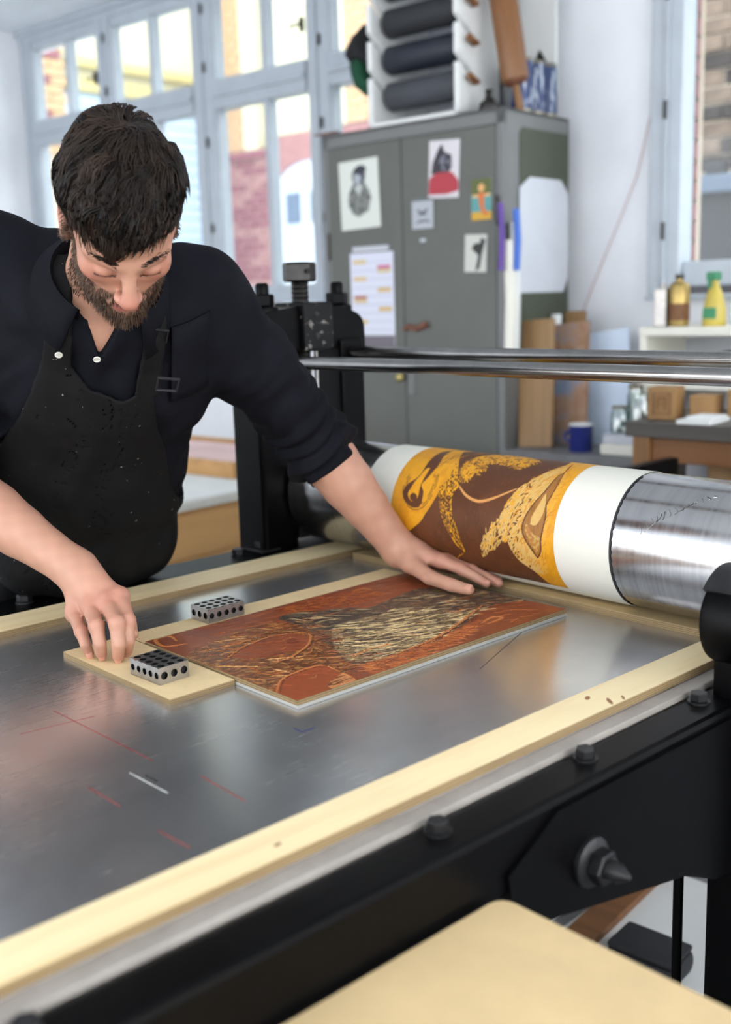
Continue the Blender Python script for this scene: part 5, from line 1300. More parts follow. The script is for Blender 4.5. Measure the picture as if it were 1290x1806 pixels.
def surface(prims, lo, hi, h, post=None, B=8, reach=0.03):
    """closed quad surface of the blended shape (surface nets, only where the surface runs)"""
    lo = np.array(lo, float); hi = np.array(hi, float)
    bs = B * h; nb = np.ceil((hi - lo) / bs).astype(int)
    g = np.stack(np.meshgrid(*[np.arange(n) for n in nb], indexing='ij'), -1).reshape(-1, 3)
    cen = lo + (g + 0.5) * bs
    half = bs * 0.87
    D = np.full(len(cen), 9.0); near = []
    for f in prims:
        d = f(cen); near.append(d < half + reach + f.k); D = combine(D, d, f.k, f.sub)
    if post: D = post(cen, D)
    act = np.abs(D) < half + 0.016
    g = g[act]; near = [m[act] for m in near]
    n = B + 1
    off = np.stack(np.meshgrid(*[np.arange(n)] * 3, indexing='ij'), -1).reshape(-1, 3)
    V = []; K = []; Q = []
    cells = (nb * B + 2).astype(np.int64)
    key = lambda c: (c[..., 0] * cells[1] + c[..., 1]) * cells[2] + c[..., 2]
    for s in range(0, len(g), 900):
        gg = g[s:s + 900]; m = len(gg)
        ijk = gg[:, None, :] * B + off[None]
        P_ = (lo + ijk * h).reshape(-1, 3)
        Dv = np.full(len(P_), 9.0).reshape(m, -1)
        P3 = P_.reshape(m, -1, 3)
        for f, msk in zip(prims, near):
            w_ = np.nonzero(msk[s:s + 900])[0]
            if len(w_) == 0: continue
            d = f(P3[w_].reshape(-1, 3)).reshape(len(w_), -1)
            Dv[w_] = combine(Dv[w_], d, f.k, f.sub)
        if post: Dv = post(P_, Dv.reshape(-1)).reshape(m, -1)
        Dv = Dv.reshape(m, n, n, n)
        neg = Dv < 0
        c8 = [(a, b, c) for a in (0, 1) for b in (0, 1) for c in (0, 1)]
        cnt = sum(neg[:, a:a + B, b:b + B, c:c + B].astype(int) for a, b, c in c8)
        on = (cnt > 0) & (cnt < 8)
        bi, i, j, k = np.nonzero(on)
        if len(bi) == 0: continue
        acc = np.zeros((len(bi), 3)); num = np.zeros(len(bi))
        corner = {c: Dv[bi, i + c[0], j + c[1], k + c[2]] for c in c8}
        for c in c8:
            for ax in range(3):
                if c[ax] == 0:
                    e = list(c); e[ax] = 1; e = tuple(e)
                    da, db = corner[c], corner[e]
                    x = (da < 0) != (db < 0)
                    t = np.where(x, da / np.where(x, da - db, 1), 0)
                    pt = np.tile(np.array(c, float), (len(bi), 1)); pt[:, ax] += t
                    acc[x] += pt[x]; num += x
        loc = acc / num[:, None]
        cell = gg[bi] * B + np.stack([i, j, k], 1)
        V.append(lo + (cell + loc) * h); K.append(key(cell))
        for ax in range(3):
            a1, a2 = (ax + 1) % 3, (ax + 2) % 3
            sl0 = [slice(0, B)] * 3; sl1 = [slice(0, B)] * 3; sl1[ax] = slice(1, B + 1)
            n0 = neg[(slice(None), *sl0)]; n1 = neg[(slice(None), *sl1)]
            bi2, i2, j2, k2 = np.nonzero(n0 != n1)
            if len(bi2) == 0: continue
            base = gg[bi2] * B + np.stack([i2, j2, k2], 1)
            flip = n0[bi2, i2, j2, k2]
            e1 = np.zeros(3, int); e1[a1] = 1; e2 = np.zeros(3, int); e2[a2] = 1
            q = np.stack([key(base - e1 - e2), key(base - e2), key(base), key(base - e1)], 1)
            q[~flip] = q[~flip][:, ::-1]
            Q.append(q)
    V = np.concatenate(V); K = np.concatenate(K); Q = np.concatenate(Q)
    o = np.argsort(K); Ks = K[o]
    ix = np.searchsorted(Ks, Q); ix = np.clip(ix, 0, len(Ks) - 1)
    ok = (Ks[ix] == Q).all(1)
    return V[o], ix[ok]
def smooth_v(V, F, it=1, lam=0.5):
    a = np.concatenate([F[:, [0, 1]], F[:, [1, 2]], F[:, [2, 3]], F[:, [3, 0]]]); a = np.concatenate([a, a[:, ::-1]])
    deg = np.bincount(a[:, 0], minlength=len(V))[:, None]
    for _ in range(it):
        s = np.stack([np.bincount(a[:, 0], V[a[:, 1], c], len(V)) for c in range(3)], 1)
        V = V * (1 - lam) + lam * s / np.maximum(deg, 1)
    return V
def net_object(name, V, F, mat, parent, inv, col=None):
    me = bpy.data.meshes.new(name)
    me.vertices.add(len(V)); me.vertices.foreach_set('co', V.astype(np.float32).ravel())
    me.loops.add(F.size); me.loops.foreach_set('vertex_index', F.astype(np.int32).ravel())
    me.polygons.add(len(F)); me.polygons.foreach_set('loop_start', np.arange(0, F.size, 4, dtype=np.int32))
    me.update(calc_edges=True)
    me.polygons.foreach_set('use_smooth', np.ones(len(F), bool))
    if col is not None:
        at = me.color_attributes.new('ink', 'FLOAT_COLOR', 'POINT')
        at.data.foreach_set('color', np.concatenate([col, np.ones((len(V), 1))], 1).astype(np.float32).ravel())
    me.materials.append(mat); me.validate()
    o = bpy.data.objects.new(name, me); COL.objects.link(o)
    if parent is not None: o.parent = parent; o.matrix_parent_inverse = inv
    return o
def waves(p, ks, amp):
    r = 0
    for (kx, ky, kz, ph) in ks: r = r + np.sin(p[:, 0] * kx + p[:, 1] * ky + p[:, 2] * kz + ph)
    return amp * r / len(ks)

# --- frames of head and chest
HC = vec(*JT['head'])
hz_ = nrm((0.914, -0.407, 0)); th = math.radians(55)
hf = hz_ * math.cos(th) - vec(0, 0, 1) * math.sin(th); hu = hz_ * math.sin(th) + vec(0, 0, 1) * math.cos(th); hl = np.cross(hu, hf)
HS = 0.975
HA = np.stack([hl, hf, hu])
def hp(l, f, u): return HC + HS * (l * hl + f * hf + u * hu)
T_UP, T_BE, T_CH = vec(-1.62, .905, 1.40), vec(-1.86, .97, 1.13), vec(-1.70, .927, 1.325)
tt = nrm(T_UP - T_BE); tl = vec(.42, .90, -.08); tl = nrm(tl - tt * (tl @ tt)); tf = np.cross(tl, tt)
HIP = vec(-2.085, 1.00, 0.97)
def HE(c, r, k, sub=False): return Ell(hp(*c), tuple(HS * x for x in r), HA, k, sub)
def HCn(a, b, ra, rb, k): return Cone(hp(*a), hp(*b), ra * HS, rb * HS, k)
NB = vec(-1.605, .890, 1.415)                      # base of the neck
head = [HE((0, -.012, .045), (.076, .098, .085), .02), HE((0, .040, .040), (.060, .048, .052), .03), HE((0, .028, -.025), (.063, .062, .075), .03),
        HE((0, .034, -.082), (.053, .054, .038), .03), HE((0, .078, -.106), (.024, .020, .020), .02)]
for sx in (-1, 1):
    head += [HE((sx * .044, .060, -.024), (.020, .020, .018), .02), HCn((sx * .050, .066, .016), (sx * .014, .088, .012), .010, .011, .012)]
head += [HE((-.032, .100, -.008), (.017, .016, .012), .010, True), HE((.032, .100, -.008), (.017, .016, .012), .010, True)]
for sx in (-1, 1): head += [HE((sx * .032, .077, -.008), (.0165, .0150, .0125), .004)]
head += [HCn((0, .090, .008), (0, .116, -.038), .0085, .0115, .012), HE((0, .116, -.043), (.0135, .0125, .0125), .006), HE((-.0135, .103, -.048), (.0075, .0105, .0080), .006), HE((.0135, .103, -.048), (.0075, .0105, .0080), .006),
         HE((-.0065, .109, -.058), (.0038, .0050, .0045), .003, True), HE((.0065, .109, -.058), (.0038, .0050, .0045), .003, True),
         HCn((-.022, .088, -.077), (.022, .088, -.077), .0055, .0055, .006), HCn((0, .093, -.0735), (0, .0935, -.074), .0060, .0060, .008), HCn((-.014, .090, -.0855), (.014, .090, -.0855), .0062, .0062, .006)]
for sx in (-1, 1):
    head += [HE((sx * .079, -.014, -.004), (.010, .021, .033), .006), HE((sx * .088, -.008, 0.0), (.007, .011, .018), .004, True), HE((sx * .078, -.004, -.034), (.008, .009, .010), .006)]
neck = [Cone(hp(0, -.028, -.045), NB, .058, .064, .03), Cone(NB, T_UP - tt * .02, .066, .085, .04)]
torso_in = [Slab(T_UP, T_CH, tl, .15, .155, .085, .095, .05), Slab(T_CH, T_BE, tl, .155, .15, .095, .10, .05), Slab(T_BE, HIP, (.2, .98, 0), .15, .155, .10, .10, .05)]
def limb(a, b, rs, bulge=None, k=.02):
    a, b = vec(*a), vec(*b); out = []
    n = len(rs) - 1
    for i in range(n): out.append(Cone(a + (b - a) * i / n, a + (b - a) * (i + 1) / n, rs[i], rs[i + 1], k if i == 0 else .004))
    return out
arms = []
for S_ in 'RL':
    arms += limb(JT[S_ + 'sho'], JT[S_ + 'elb'], (.055, .052, .047), k=.04)
fa = {'R': (.048, .0535, .051, .043, .0355, .034), 'L': (.050, .054, .051, .044, .037, .0345)}
for S_ in 'RL': arms += limb(JT[S_ + 'elb'], JT[S_ + 'wr'], fa[S_], k=.03)
def hand(S_, up):
    """palm, thumb base and five separate fingers"""
    w = vec(*JT[S_ + 'wr']); out = []
    mc = {f: vec(*JT[S_ + f][0]) for f in 'prmi'}
    rad = {'i': (.0112, .0098, .0088, .0076), 'm': (.0115, .0100, .0090, .0078), 'r': (.0110, .0094, .0084, .0074), 'p': (.0098, .0082, .0074, .0066), 't': (.0165, .0125, .0115, .0090)}
    lat = nrm(mc['i'] - mc['p'])
    out.append(Cone(w, w + (mc['m'] - w) * .35, .029, .026, .02))
    for f, o in (('i', .014), ('m', .005), ('r', -.005), ('p', -.014)):
        out.append(Cone(w + (mc['m'] - w) * .22 + lat * o, mc[f] - up * .003, .0175, .0130, .016))
    for f in 'prmi':
        j = [vec(*q) for q in JT[S_ + f]]; r = [x * (1.20 if S_ == 'R' else 1.10) for x in rad[f]]
        out.append(Cone(j[0] + up * .002, j[0] + up * .002 + (j[1] - j[0]) * .08, r[0] * 1.08, r[0], .010))
        for q in range(3): out.append(Cone(j[q], j[q + 1], r[q], r[q + 1], .0022))
        out.append(Cone(j[1], j[1] + (j[1] - j[0]) * .02, r[1] * 1.08, r[1] * 1.08, .004))
    j = [vec(*q) for q in JT[S_ + 't']]; r = [x * 1.08 for x in rad['t']]
    out.append(Cone(w + (j[0] - w) * .4, j[0], .022, r[0] * 1.05, .018))
    out.append(Cone(j[0], j[1], r[0], r[1] * 1.02, .010)); out.append(Cone(j[1], j[2], r[1], r[2], .004)); out.append(Cone(j[2], j[3], r[2], r[3], .003))
    return out
upR = nrm((0.35, -0.15, 0.9)); upL = nrm((0.15, -0.35, 0.92))
hands = hand('R', upR) + hand('L', upL)
legs = []
for y_ in (.885, 1.115):
    legs += limb((HIP[0], y_ + (.02 if y_ < 1 else -.02), HIP[2] - .03), (-2.10, y_, .50), (.085, .075, .058), k=.05) + limb((-2.10, y_, .50), (-2.15, y_, .09), (.055, .052, .04), k=.02)
PLOC = vec(-2.10, 1.0, 0.0)
person = thing('person', 'bearded printer in black shirt and apron leaning over the press bed', 'person', tuple(PLOC))
PI_ = Matrix.Translation(tuple(-PLOC))
body_prims = head + neck + torso_in + arms + hands + legs
V, F = surface(body_prims, (-2.28, .60, .03), (-1.22, 1.56, 1.72), .0029)
V = smooth_v(V, F, 2, .4)
# skin colour: warm blush on nose, cheeks, ears, knuckles; short dark stubble where the beard grows
def blob(c, r): return np.exp(-((V - c) ** 2).sum(1) / (r * r))
SK, BL = lin(190, 142, 119), lin(180, 102, 88)
blush = np.clip(.85 * blob(hp(0, .12, -.046), .022) + .7 * blob(hp(-.045, .07, -.025), .028) + .7 * blob(hp(.045, .07, -.025), .028) + .4 * blob(hp(.08, -.01, 0), .035) + .6 * blob(hp(-.08, -.01, 0), .035), 0, 1)
for S_ in 'RL':
    for f in 'prmi':
        for q, r_ in ((0, .011), (1, .009), (3, .009)): blush = np.clip(blush + .55 * blob(vec(*JT[S_ + f][q]), r_ * 1.3), 0, 1)
    blush = np.clip(blush + .3 * blob(vec(*JT[S_ + 'm'][0]), .05), 0, 1)
colr = SK[None] * (1 - blush[:, None] * .75) + BL[None] * blush[:, None] * .75
nv = waves(V, ((210, 160, 90, 0), (90, -180, 150, 1), (-140, 60, 230, 2)), .06)
colr = colr * (1 + nv[:, None])
Lh = (V - HC) @ HA.T / HS                                   # head-local coordinates of every vertex
def beard_at(q):
    l, f, u = np.abs(q[:, 0]), q[:, 1], q[:, 2]
    jaw = (u < -.046 - .35 * np.clip(.06 - l, 0, 1) - .0 + .5 * np.clip(l - .045, 0, .03)) & (f > -.012) & (u > -.150)
    side = (l > .054) & (f > -.002) & (f < .030) & (u < .02) & (u > -.13)
    mous = (u < -.058) & (u > -.0745) & (l < .034) & (f > .07)
    mouth = (l < .019) & (u < -.0745) & (u > -.0905) & (f > .084)
    nose = (f > .098) & (u > -.060)
    return (jaw | side | mous) & ~mouth & ~nose
inhead = (np.linalg.norm(V - HC, axis=1) < .19)
bd = np.zeros(len(V)); bd[inhead] = beard_at(Lh[inhead])
bd = smooth_v(np.stack([bd] * 3, 1), F, 3, .5)[:, 0]
colr = colr * (1 - .55 * bd[:, None]) + lin(84, 64, 52)[None] * .55 * bd[:, None]
lid = inhead & (np.abs(Lh[:, 2] + .0165) < .0022) & (np.abs(np.abs(Lh[:, 0]) - .032) < .0155) & (Lh[:, 1] > .074)
colr[lid] = lin(70, 46, 40)
lip = inhead & (np.abs(Lh[:, 0]) < .020) & (Lh[:, 2] < -.0750) & (Lh[:, 2] > -.0895) & (Lh[:, 1] > .086)
colr[lip] = lin(176, 104, 96)
t = NT('skin'); a_ = t.n('ShaderNodeVertexColor'); a_.layer_name = 'ink'
nz = t.noise(t.coord((140, 140, 140)), 1.0, 3.0, 0.6)
t.set(Base_Color=a_.outputs[0], Roughness=0.5, Subsurface_Weight=0.12, Subsurface_Scale=0.006)
t.b.inputs['Subsurface Radius'].default_value = (1.0, .35, .2)
t.bump(nz, 0.12, 0.0008); M['skin'] = t.m
body = net_object('body', V, F, M['skin'], person, PI_, np.clip(colr, 0, 1))
BODY_V = V

# --- fingernails
M['nail'] = plain('fingernail', srgb(206, 150, 130), 0.3, vary=0.03)
def nail(tip, prev, up, w_=.0052, l_=.0065, r_=.0078):
    tip, prev = vec(*tip), vec(*prev); d = nrm(tip - prev); up = nrm(up - d * (up @ d)); s = np.cross(d, up)
    m = MB(); n_ = 10; rows = []
    for i in range(5):
        for j in range(7):
            a = (j / 6 - .5) * 1.5; v_ = (i / 4 - .5) * 2
            q = tip + d * (v_ * l_ + .001) + s * (w_ * 1.35 * math.sin(a)) + up * (r_ * (math.cos(a) * .55 + .47) - .0016 * (v_ ** 2) * (1 if v_ < 0 else 1.0))
            rows.append(tuple(q))
    m.v = rows; m.f = [(i * 7 + j, i * 7 + j + 1, i * 7 + j + 8, i * 7 + j + 7) for i in range(4) for j in range(6)]; m.mi = [0] * len(m.f)
    o = m.build('fingernail', M['nail'], body, smooth=60)
    return o
for f in 'prmi':
    j = JT['R' + f]; nail(j[3], j[2], nrm((.75, -.45, .25)), r_=.0084)
nail(JT['Lt'][3], JT['Lt'][2], nrm((.15, -.55, .8)), .0066, .0078, .0100)
nail(JT['Li'][3], JT['Li'][2], nrm((.1, -.3, .95)))

# --- shirt
Ls, Le, Rs, Re = (vec(*JT[k]) for k in ('Lsho', 'Lelb', 'Rsho', 'Relb'))
Ldir = nrm(vec(*JT['Lwr']) - Le); Rdir = nrm(vec(*JT['Rwr']) - Re)
shirt_t = [Slab(T_UP, T_CH, tl, .160, .185, .100, .118, .05), Slab(T_CH, T_BE, tl, .195, .182, .118, .128, .05), Slab(T_BE, HIP + vec(.03, 0, .06), (.2, .98, 0), .182, .178, .128, .118, .05),
           Cone(Ls, Rs, .066, .068, .06), Cone(NB - hf * .0, (Ls + T_UP) / 2, .072, .080, .05), Cone(NB, (Rs + T_UP) / 2, .072, .080, .05)]
def sleeve(s, e, d_):
    m1 = s + (e - s) * .45
    return [Cone(s, m1, .076, .073, .05), Cone(m1, e, .075, .066, .02), Cone(e, e + d_ * .018, .066, .064, .02)]
sl = sleeve(Ls, Le, Ldir) + sleeve(Rs, Re, Rdir)
class Ring:
    def __init__(s, c, ax, R, r, k, squash=1.0): s.c = c; s.ax = nrm(ax); s.R = R; s.r = r; s.k = k; s.sub = False; s.q = squash
    def __call__(s, p):
        q = p - s.c; h = q @ s.ax; rad = np.sqrt(np.maximum((q * q).sum(1) - h * h, 0))
        return np.sqrt((rad - s.R) ** 2 + (h * s.q) ** 2) - s.r
tilt = nrm(Ldir + vec(0.12, -.10, .22))
cuffs = [Ring(Le + Ldir * .024, tilt, .0610, .0160, .004, .50), Ring(Re + Rdir * .03, Rdir, .0610, .0160, .004, .50)]
def shirt_post(p, D):
    near_arm = np.exp(-np.minimum(((p - Le) ** 2).sum(1), ((p - Re) ** 2).sum(1)) / .16 ** 2)
    q = (p - T_CH)
    x, y = q @ tl, q @ tt
    D = D + waves(p, ((38, 22, 30, 0), (-26, 48, 34, 1.3), (62, -30, 44, 2.2)), .0042)
    D = D + near_arm * .0060 * np.sin((p - Le) @ nrm((.3, .55, -.8)) * 165 + 2.2 * np.sin((p - Le) @ vec(30, -40, 10)))
    D = D + .0035 * np.exp(-((x - .0) ** 2) / .12 ** 2) * np.sin(x * 95 + 1.5 * np.sin(y * 28))
    # open neck: wedge between the collar points
    wdt = np.clip((y - .125) * .40, 0, .075)
    cut = np.maximum(np.abs(x + .012) - wdt, .02 - (q @ tf))
    cut = np.where(y > .125, cut, 1.0)
    D = np.maximum(D, -cut)
    # hole for the neck
    return D
def hollow(p, D, th=.004): return np.maximum(D, -(D + th))
V, F = surface(shirt_t + sl + cuffs, (-2.26, .55, .80), (-1.36, 1.48, 1.62), .0042, shirt_post)
V = smooth_v(V, F, 1, .3)
def cloth(name, col, rough, bumpy):
    t = NT(name); v = t.coord((1, 1, 1)); nz = t.noise(v, 260, 2.0); n2 = t.noise(v, 14, 4.0)
    t.set(Base_Color=t.ramp(n2, [(0.3, tuple(c * .75 for c in col[:3])), (0.7, tuple(c * 1.25 for c in col[:3]))]), Roughness=rough)
    t.b.inputs['Specular IOR Level'].default_value = 0.10
    t.bump(t.mix(.5, nz, n2), bumpy, 0.003); return t.m
M['shirt'] = cloth('navy_black_shirt_cloth', srgb(18, 19, 25), .78, .22)
M['tee'] = cloth('black_cotton', srgb(8, 8, 9), .9, .15)
shirt = net_object('shirt', V, F, M['shirt'], person, PI_); shirt['label'] = 'black shirt with rolled sleeves'
# undershirt below the open collar
def tee_post(p, D):
    q = p - T_CH; x, y = q @ tl, q @ tt
    wdt = np.clip((y - .195) * .62, 0, .075)
    cut = np.maximum(np.abs(x + .004) - wdt, .02 - (q @ tf)); cut = np.where(y > .195, cut, 1.0)
    return np.maximum(np.maximum(D, -cut), y - .275)
V, F = surface([Slab(T_UP, T_CH, tl, .125, .150, .090, .108, .05), Slab(T_CH, T_BE, tl, .150, .150, .108, .118, .05), Cone(NB, T_UP, .070, .078, .04)], (-2.0, .65, 1.02), (-1.40, 1.2, 1.56), .005, tee_post)
net_object('undershirt', V, F, M['tee'], person, PI_)

# --- apron: a thin layer over shirt front with straps, then a skirt over the thighs
def poly_sd(poly, x, y):
    d = np.full(x.shape, 9.0); ins = np.zeros(x.shape, bool); n = len(poly)
    for i in range(n):
        xa, ya = poly[i]; xb, yb = poly[(i + 1) % n]
        ex, ey = xb - xa, yb - ya; t_ = np.clip(((x - xa) * ex + (y - ya) * ey) / (ex * ex + ey * ey), 0, 1)
        d = np.minimum(d, np.hypot(x - xa - t_ * ex, y - ya - t_ * ey))
        if ya != yb: ins ^= ((ya > y) != (yb > y)) & (x < (xb - xa) * (y - ya) / (yb - ya) + xa)
    return np.where(ins, -d, d)
BIB = [(-.098, .098), (-.052, .104), (-.020, .068), (.030, .050), (.078, .071), (.100, -.02), (.122, -.08), (.150, -.19), (.20, -.30), (.21, -.60), (-.21, -.60), (-.20, -.30), (-.16, -.15), (-.120, .0)]
STL = [(-.097, .09), (-.052, .09), (-.058, .20), (-.062, .34), (-.095, .34), (-.095, .2)]
STR = [(.050, .055), (.092, .055), (.088, .18), (.084, .27), (.080, .42), (.050, .42), (.054, .22)]
def apron_post(p, D):
    q = p - T_CH; x, y, z = q @ tl, q @ tt, q @ tf
    D = D + waves(p, ((38, 22, 30, 0), (-26, 48, 34, 1.3), (62, -30, 44, 2.2)), .0020)
    D = D + .0035 * np.sin(x * 60 + 1.2 * np.sin(y * 20)) * np.clip(-y * 6, 0, 1)
    D = D + .0035 * np.exp(-((x - .0) ** 2) / .12 ** 2) * np.sin(x * 95 + 1.5 * np.sin(y * 28)) * .5
    reg = np.minimum(np.minimum(poly_sd(BIB, x, y), poly_sd(STL, x, y)), poly_sd(STR, x, y))
    reg = np.maximum(reg, -.005 - z)
    return np.maximum(np.abs(D - .0075) - .0032, reg)
ap = shirt_t[:3] + [Cone((-1.93, .985, 1.03), (-1.93, .99, 1.0), .105, .10, .06), Cone((-1.905, .90, .985), (-1.895, 1.075, .972), .088, .084, .05), Slab(HIP + vec(.03, 0, .06), HIP + vec(.0, 0, -.45), (0, 1, 0), .185, .19, .112, .105, .05)] + shirt_t[3:]
V, F = surface(ap, (-2.28, .60, .50), (-1.40, 1.40, 1.62), .0040, apron_post)
V = smooth_v(V, F, 1, .35)
t = NT('stained_black_apron'); v = t.coord(); n2 = t.noise(v, 7, 5.0, .65); n4 = t.noise(v, 95, 2.0, .5)
c_ = t.ramp(n2, [(.35, srgb(9, 9, 10)), (.62, srgb(15, 15, 16)), (.76, srgb(40, 38, 33))])
c_ = t.mix(t.ramp(n4, [(.74, (0, 0, 0)), (.755, (1, 1, 1))]), c_, srgb(150, 146, 134))
t.set(Base_Color=c_, Roughness=.75); t.b.inputs['Specular IOR Level'].default_value = .2; t.bump(t.noise(v, 240, 2.0), .2, .002); M['apron'] = t.m
apron = net_object('apron', V, F, M['apron'], person, PI_); apron['label'] = 'black work apron with pale paint specks'
# --- trousers and shoes
V, F = surface([Slab(HIP + vec(0, 0, .08), HIP + vec(0, 0, -.06), (0, 1, 0), .170, .178, .108, .105, .04)] + [Cone((HIP[0], y_, .90), (-2.10, y_, .50), .098, .078, .04) for y_ in (.90, 1.10)] + [Cone((-2.10, y_, .50), (-2.15, y_, .10), .078, .066, .03) for y_ in (.885, 1.115)], (-2.32, .70, .02), (-1.90, 1.30, 1.12), .009)
net_object('trousers', smooth_v(V, F, 1, .4), F, M['tee'], person, PI_)
for y_ in (.885, 1.115):
    V, F = surface([Cone((-2.16, y_, .05), (-1.99, y_, .038), .050, .038, .03), Cone((-2.155, y_, .06), (-2.15, y_, .10), .05, .05, .03)], (-2.25, y_ - .1, 0), (-1.92, y_ + .1, .17), .007, lambda p, D: np.maximum(D, .004 - p[:, 2]))
    net_object('shoe', V, F, M['black_rubber'], person, PI_)

# --- collar, placket, buttons, buckles
def chest_pt(x, y, z): return T_CH + tl * x + tt * y + tf * z
def on_shirt(x, y, lift=.003):
    """walk in from the front until the shirt surface is met"""
    zs = np.linspace(.24, -.05, 300); p = T_CH + tl * x + tt * y + tf * zs[:, None]
    d = field(shirt_t, p); i = np.argmax(d < 0)
    return T_CH + tl * x + tt * y + tf * (zs[i] + lift)
cl = MB(); NA = 41; rows = 5
nax = nrm(hp(0, -.02, -.05) - NB)                            # neck axis
ca = nrm(tf - nax * (tf @ nax)); cb = np.cross(nax, ca)      # front, side
for i in range(NA):
    a = math.radians(32 + (328 - 32) * i / (NA - 1)); fr_ = abs(i / (NA - 1) - .5) * 2     # 1 at the front ends
    dirv = ca * math.cos(a) + cb * math.sin(a)
    prof = [(.066, -.010), (.071, .030), (.078, .040), (.089, .028), (.104 + .010 * fr_, -.012 - .014 * fr_ ** 3)]
    for r_, h_ in prof: cl.v.append(tuple(NB + dirv * r_ * 1.10 + nax * (h_ + .050)))
cl.f = [(i * rows + j, i * rows + j + 1, (i + 1) * rows + j + 1, (i + 1) * rows + j) for i in range(NA - 1) for j in range(rows - 1)]; cl.mi = [0] * len(cl.f)
co = cl.build('collar', M['shirt'], shirt, smooth=60)
sd = co.modifiers.new('thickness', 'SOLIDIFY'); sd.thickness = .0035
M['button'] = plain('white_shirt_button', srgb(214, 212, 202), .35, vary=.05)
ends = [vec(*cl.v[rows - 1]), vec(*cl.v[(NA - 1) * rows + rows - 1])]; tip_ = min(ends, key=lambda q: q[1])
for c in (tip_ + tf * .004 - nax * .002, on_shirt(-.016, .128, .004)):
    m = MB()
    ax = tf; s1 = tl; s2 = tt
    ring = []
    for r_, h_ in ((.0, .0), (.0055, .0), (.0060, .0010), (.0055, .0024), (.0042, .0026), (.0038, .0018), (.0, .0018)):
        for k in range(16):
            a = 2 * PI * k / 16; ring.append(tuple(c + s1 * r_ * math.cos(a) + s2 * r_ * math.sin(a) + ax * h_))
    m.v = ring; m.f = [(i * 16 + k, i * 16 + (k + 1) % 16, (i + 1) * 16 + (k + 1) % 16, (i + 1) * 16 + k) for i in range(6) for k in range(16)]; m.mi = [0] * len(m.f)
    bt = m.build('button', M['button'], shirt, smooth=40); bt['label'] = 'white shirt button'
M['buckle'] = plain('black_buckle', srgb(38, 38, 42), .3, metal=.4)
for x, y in ((.068, .218), (.074, .168)):
    m = MB(); c = on_shirt(x, y, .014)
    cs = [c + tl * sx * .015 + tt * sy * .012 for sx, sy in ((-1, -1), (1, -1), (1, 1), (-1, 1))]
    m.tube([tuple(q) for q in cs], .0022, 8, closed=True)
    m.build('buckle', M['buckle'], apron, smooth=40)
# breast pocket: a raised patch with a hem
pk = MB(); G = 9
for i in range(G):
    for j in range(G):
        x = .096 + .066 * i / (G - 1) + .018 * (1 - j / (G - 1)); y = .036 + .134 * j / (G - 1)
        pk.v.append(tuple(on_shirt(x, y, .0065)))
pk.f = [(i * G + j, (i + 1) * G + j, (i + 1) * G + j + 1, i * G + j + 1) for i in range(G - 1) for j in range(G - 1)]; pk.mi = [0] * len(pk.f)
po = pk.build('breast_pocket', M['shirt'], shirt, smooth=60); sd = po.modifiers.new('thickness', 'SOLIDIFY'); sd.thickness = .004

# --- hair: a dense cap of scalp hair and a few thousand locks, beard, brows
def tubes(name, paths, radii, mat, parent, seg=3, col=None):
    """many tapered locks in one mesh: paths (n, m, 3), radii (m,)"""
    n, m, _ = paths.shape
    d = np.gradient(paths, axis=1); d /= np.linalg.norm(d, axis=2, keepdims=True) + 1e-9
    ref = np.zeros_like(d); ref[..., 2] = 1; ref[..., 0] = .3
    a = np.cross(d, ref); a /= np.linalg.norm(a, axis=2, keepdims=True) + 1e-9; b = np.cross(d, a)
    ang = np.arange(seg) * 2 * PI / seg
    R3 = np.asarray(radii); R3 = (R3[None, :] if R3.ndim == 1 else R3)[..., None, None]
    P_ = paths[:, :, None, :] + (a[:, :, None, :] * np.cos(ang)[None, None, :, None] + b[:, :, None, :] * np.sin(ang)[None, None, :, None]) * R3
    V = P_.reshape(-1, 3)
    idx = np.arange(n * m * seg).reshape(n, m, seg)
    q = np.stack([idx[:, :-1, :], np.roll(idx, -1, 2)[:, :-1, :], np.roll(idx, -1, 2)[:, 1:, :], idx[:, 1:, :]], -1).reshape(-1, 4)
    if col is not None: col = np.repeat(col, m * seg, 0)
    return net_object(name, V, q, mat, parent, PI_, col)
def hair_mat(name, dark, light, lock=False):
    t = NT(name); nz = t.noise(t.coord((60, 60, 60)), 1.0, 4.0, .65)
    c = t.ramp(nz, [(.35, dark), (.55, light), (.75, tuple(min(1, c * 1.5) for c in light[:3]))])
    if lock:
        a = t.n('ShaderNodeVertexColor'); a.layer_name = 'ink'; c = a.outputs[0]
    t.set(Base_Color=c, Roughness=.46)
    t.b.inputs['Specular IOR Level'].default_value = .28; return t.m
M['hair'] = hair_mat('dark_brown_hair', srgb(16, 13, 11), srgb(36, 28, 23))
M['locks'] = hair_mat('dark_brown_locks', srgb(26, 21, 18), srgb(52, 42, 35), True)
M['beard'] = hair_mat('brown_beard_hair', srgb(50, 37, 30), srgb(98, 78, 64))
def cap_post(p, D):
    q = (p - HC) @ HA.T / HS
    l, f, u = np.abs(q[:, 0]), q[:, 1], q[:, 2]
    front = f - (.062 + .10 * np.clip(u - .075, -.02, .1)) ; low = (.060 - u) + np.where(f < .02, -.075 - .5 * np.clip(.02 - f, 0, .06), 0)
    lim = np.maximum(.072 - u, -10 + 0 * u)
    line = np.where(f > .035, .078 - u, np.where(f > .0, .078 - u - (.035 - f) * 2.6, -.013 - u - np.clip(-f, 0, .08) * .7))
    return np.maximum(D + waves(p, ((140, 90, 60, 0), (-80, 150, 110, 1), (60, -130, 170, 2)), .0015), line * HS)
V, F = surface([HE((0, -.015, .052), (.0800, .1010, .0860), .01), HE((0, .036, .050), (.060, .048, .048), .03)], tuple(HC - .2), tuple(HC + .2), .0040, cap_post)
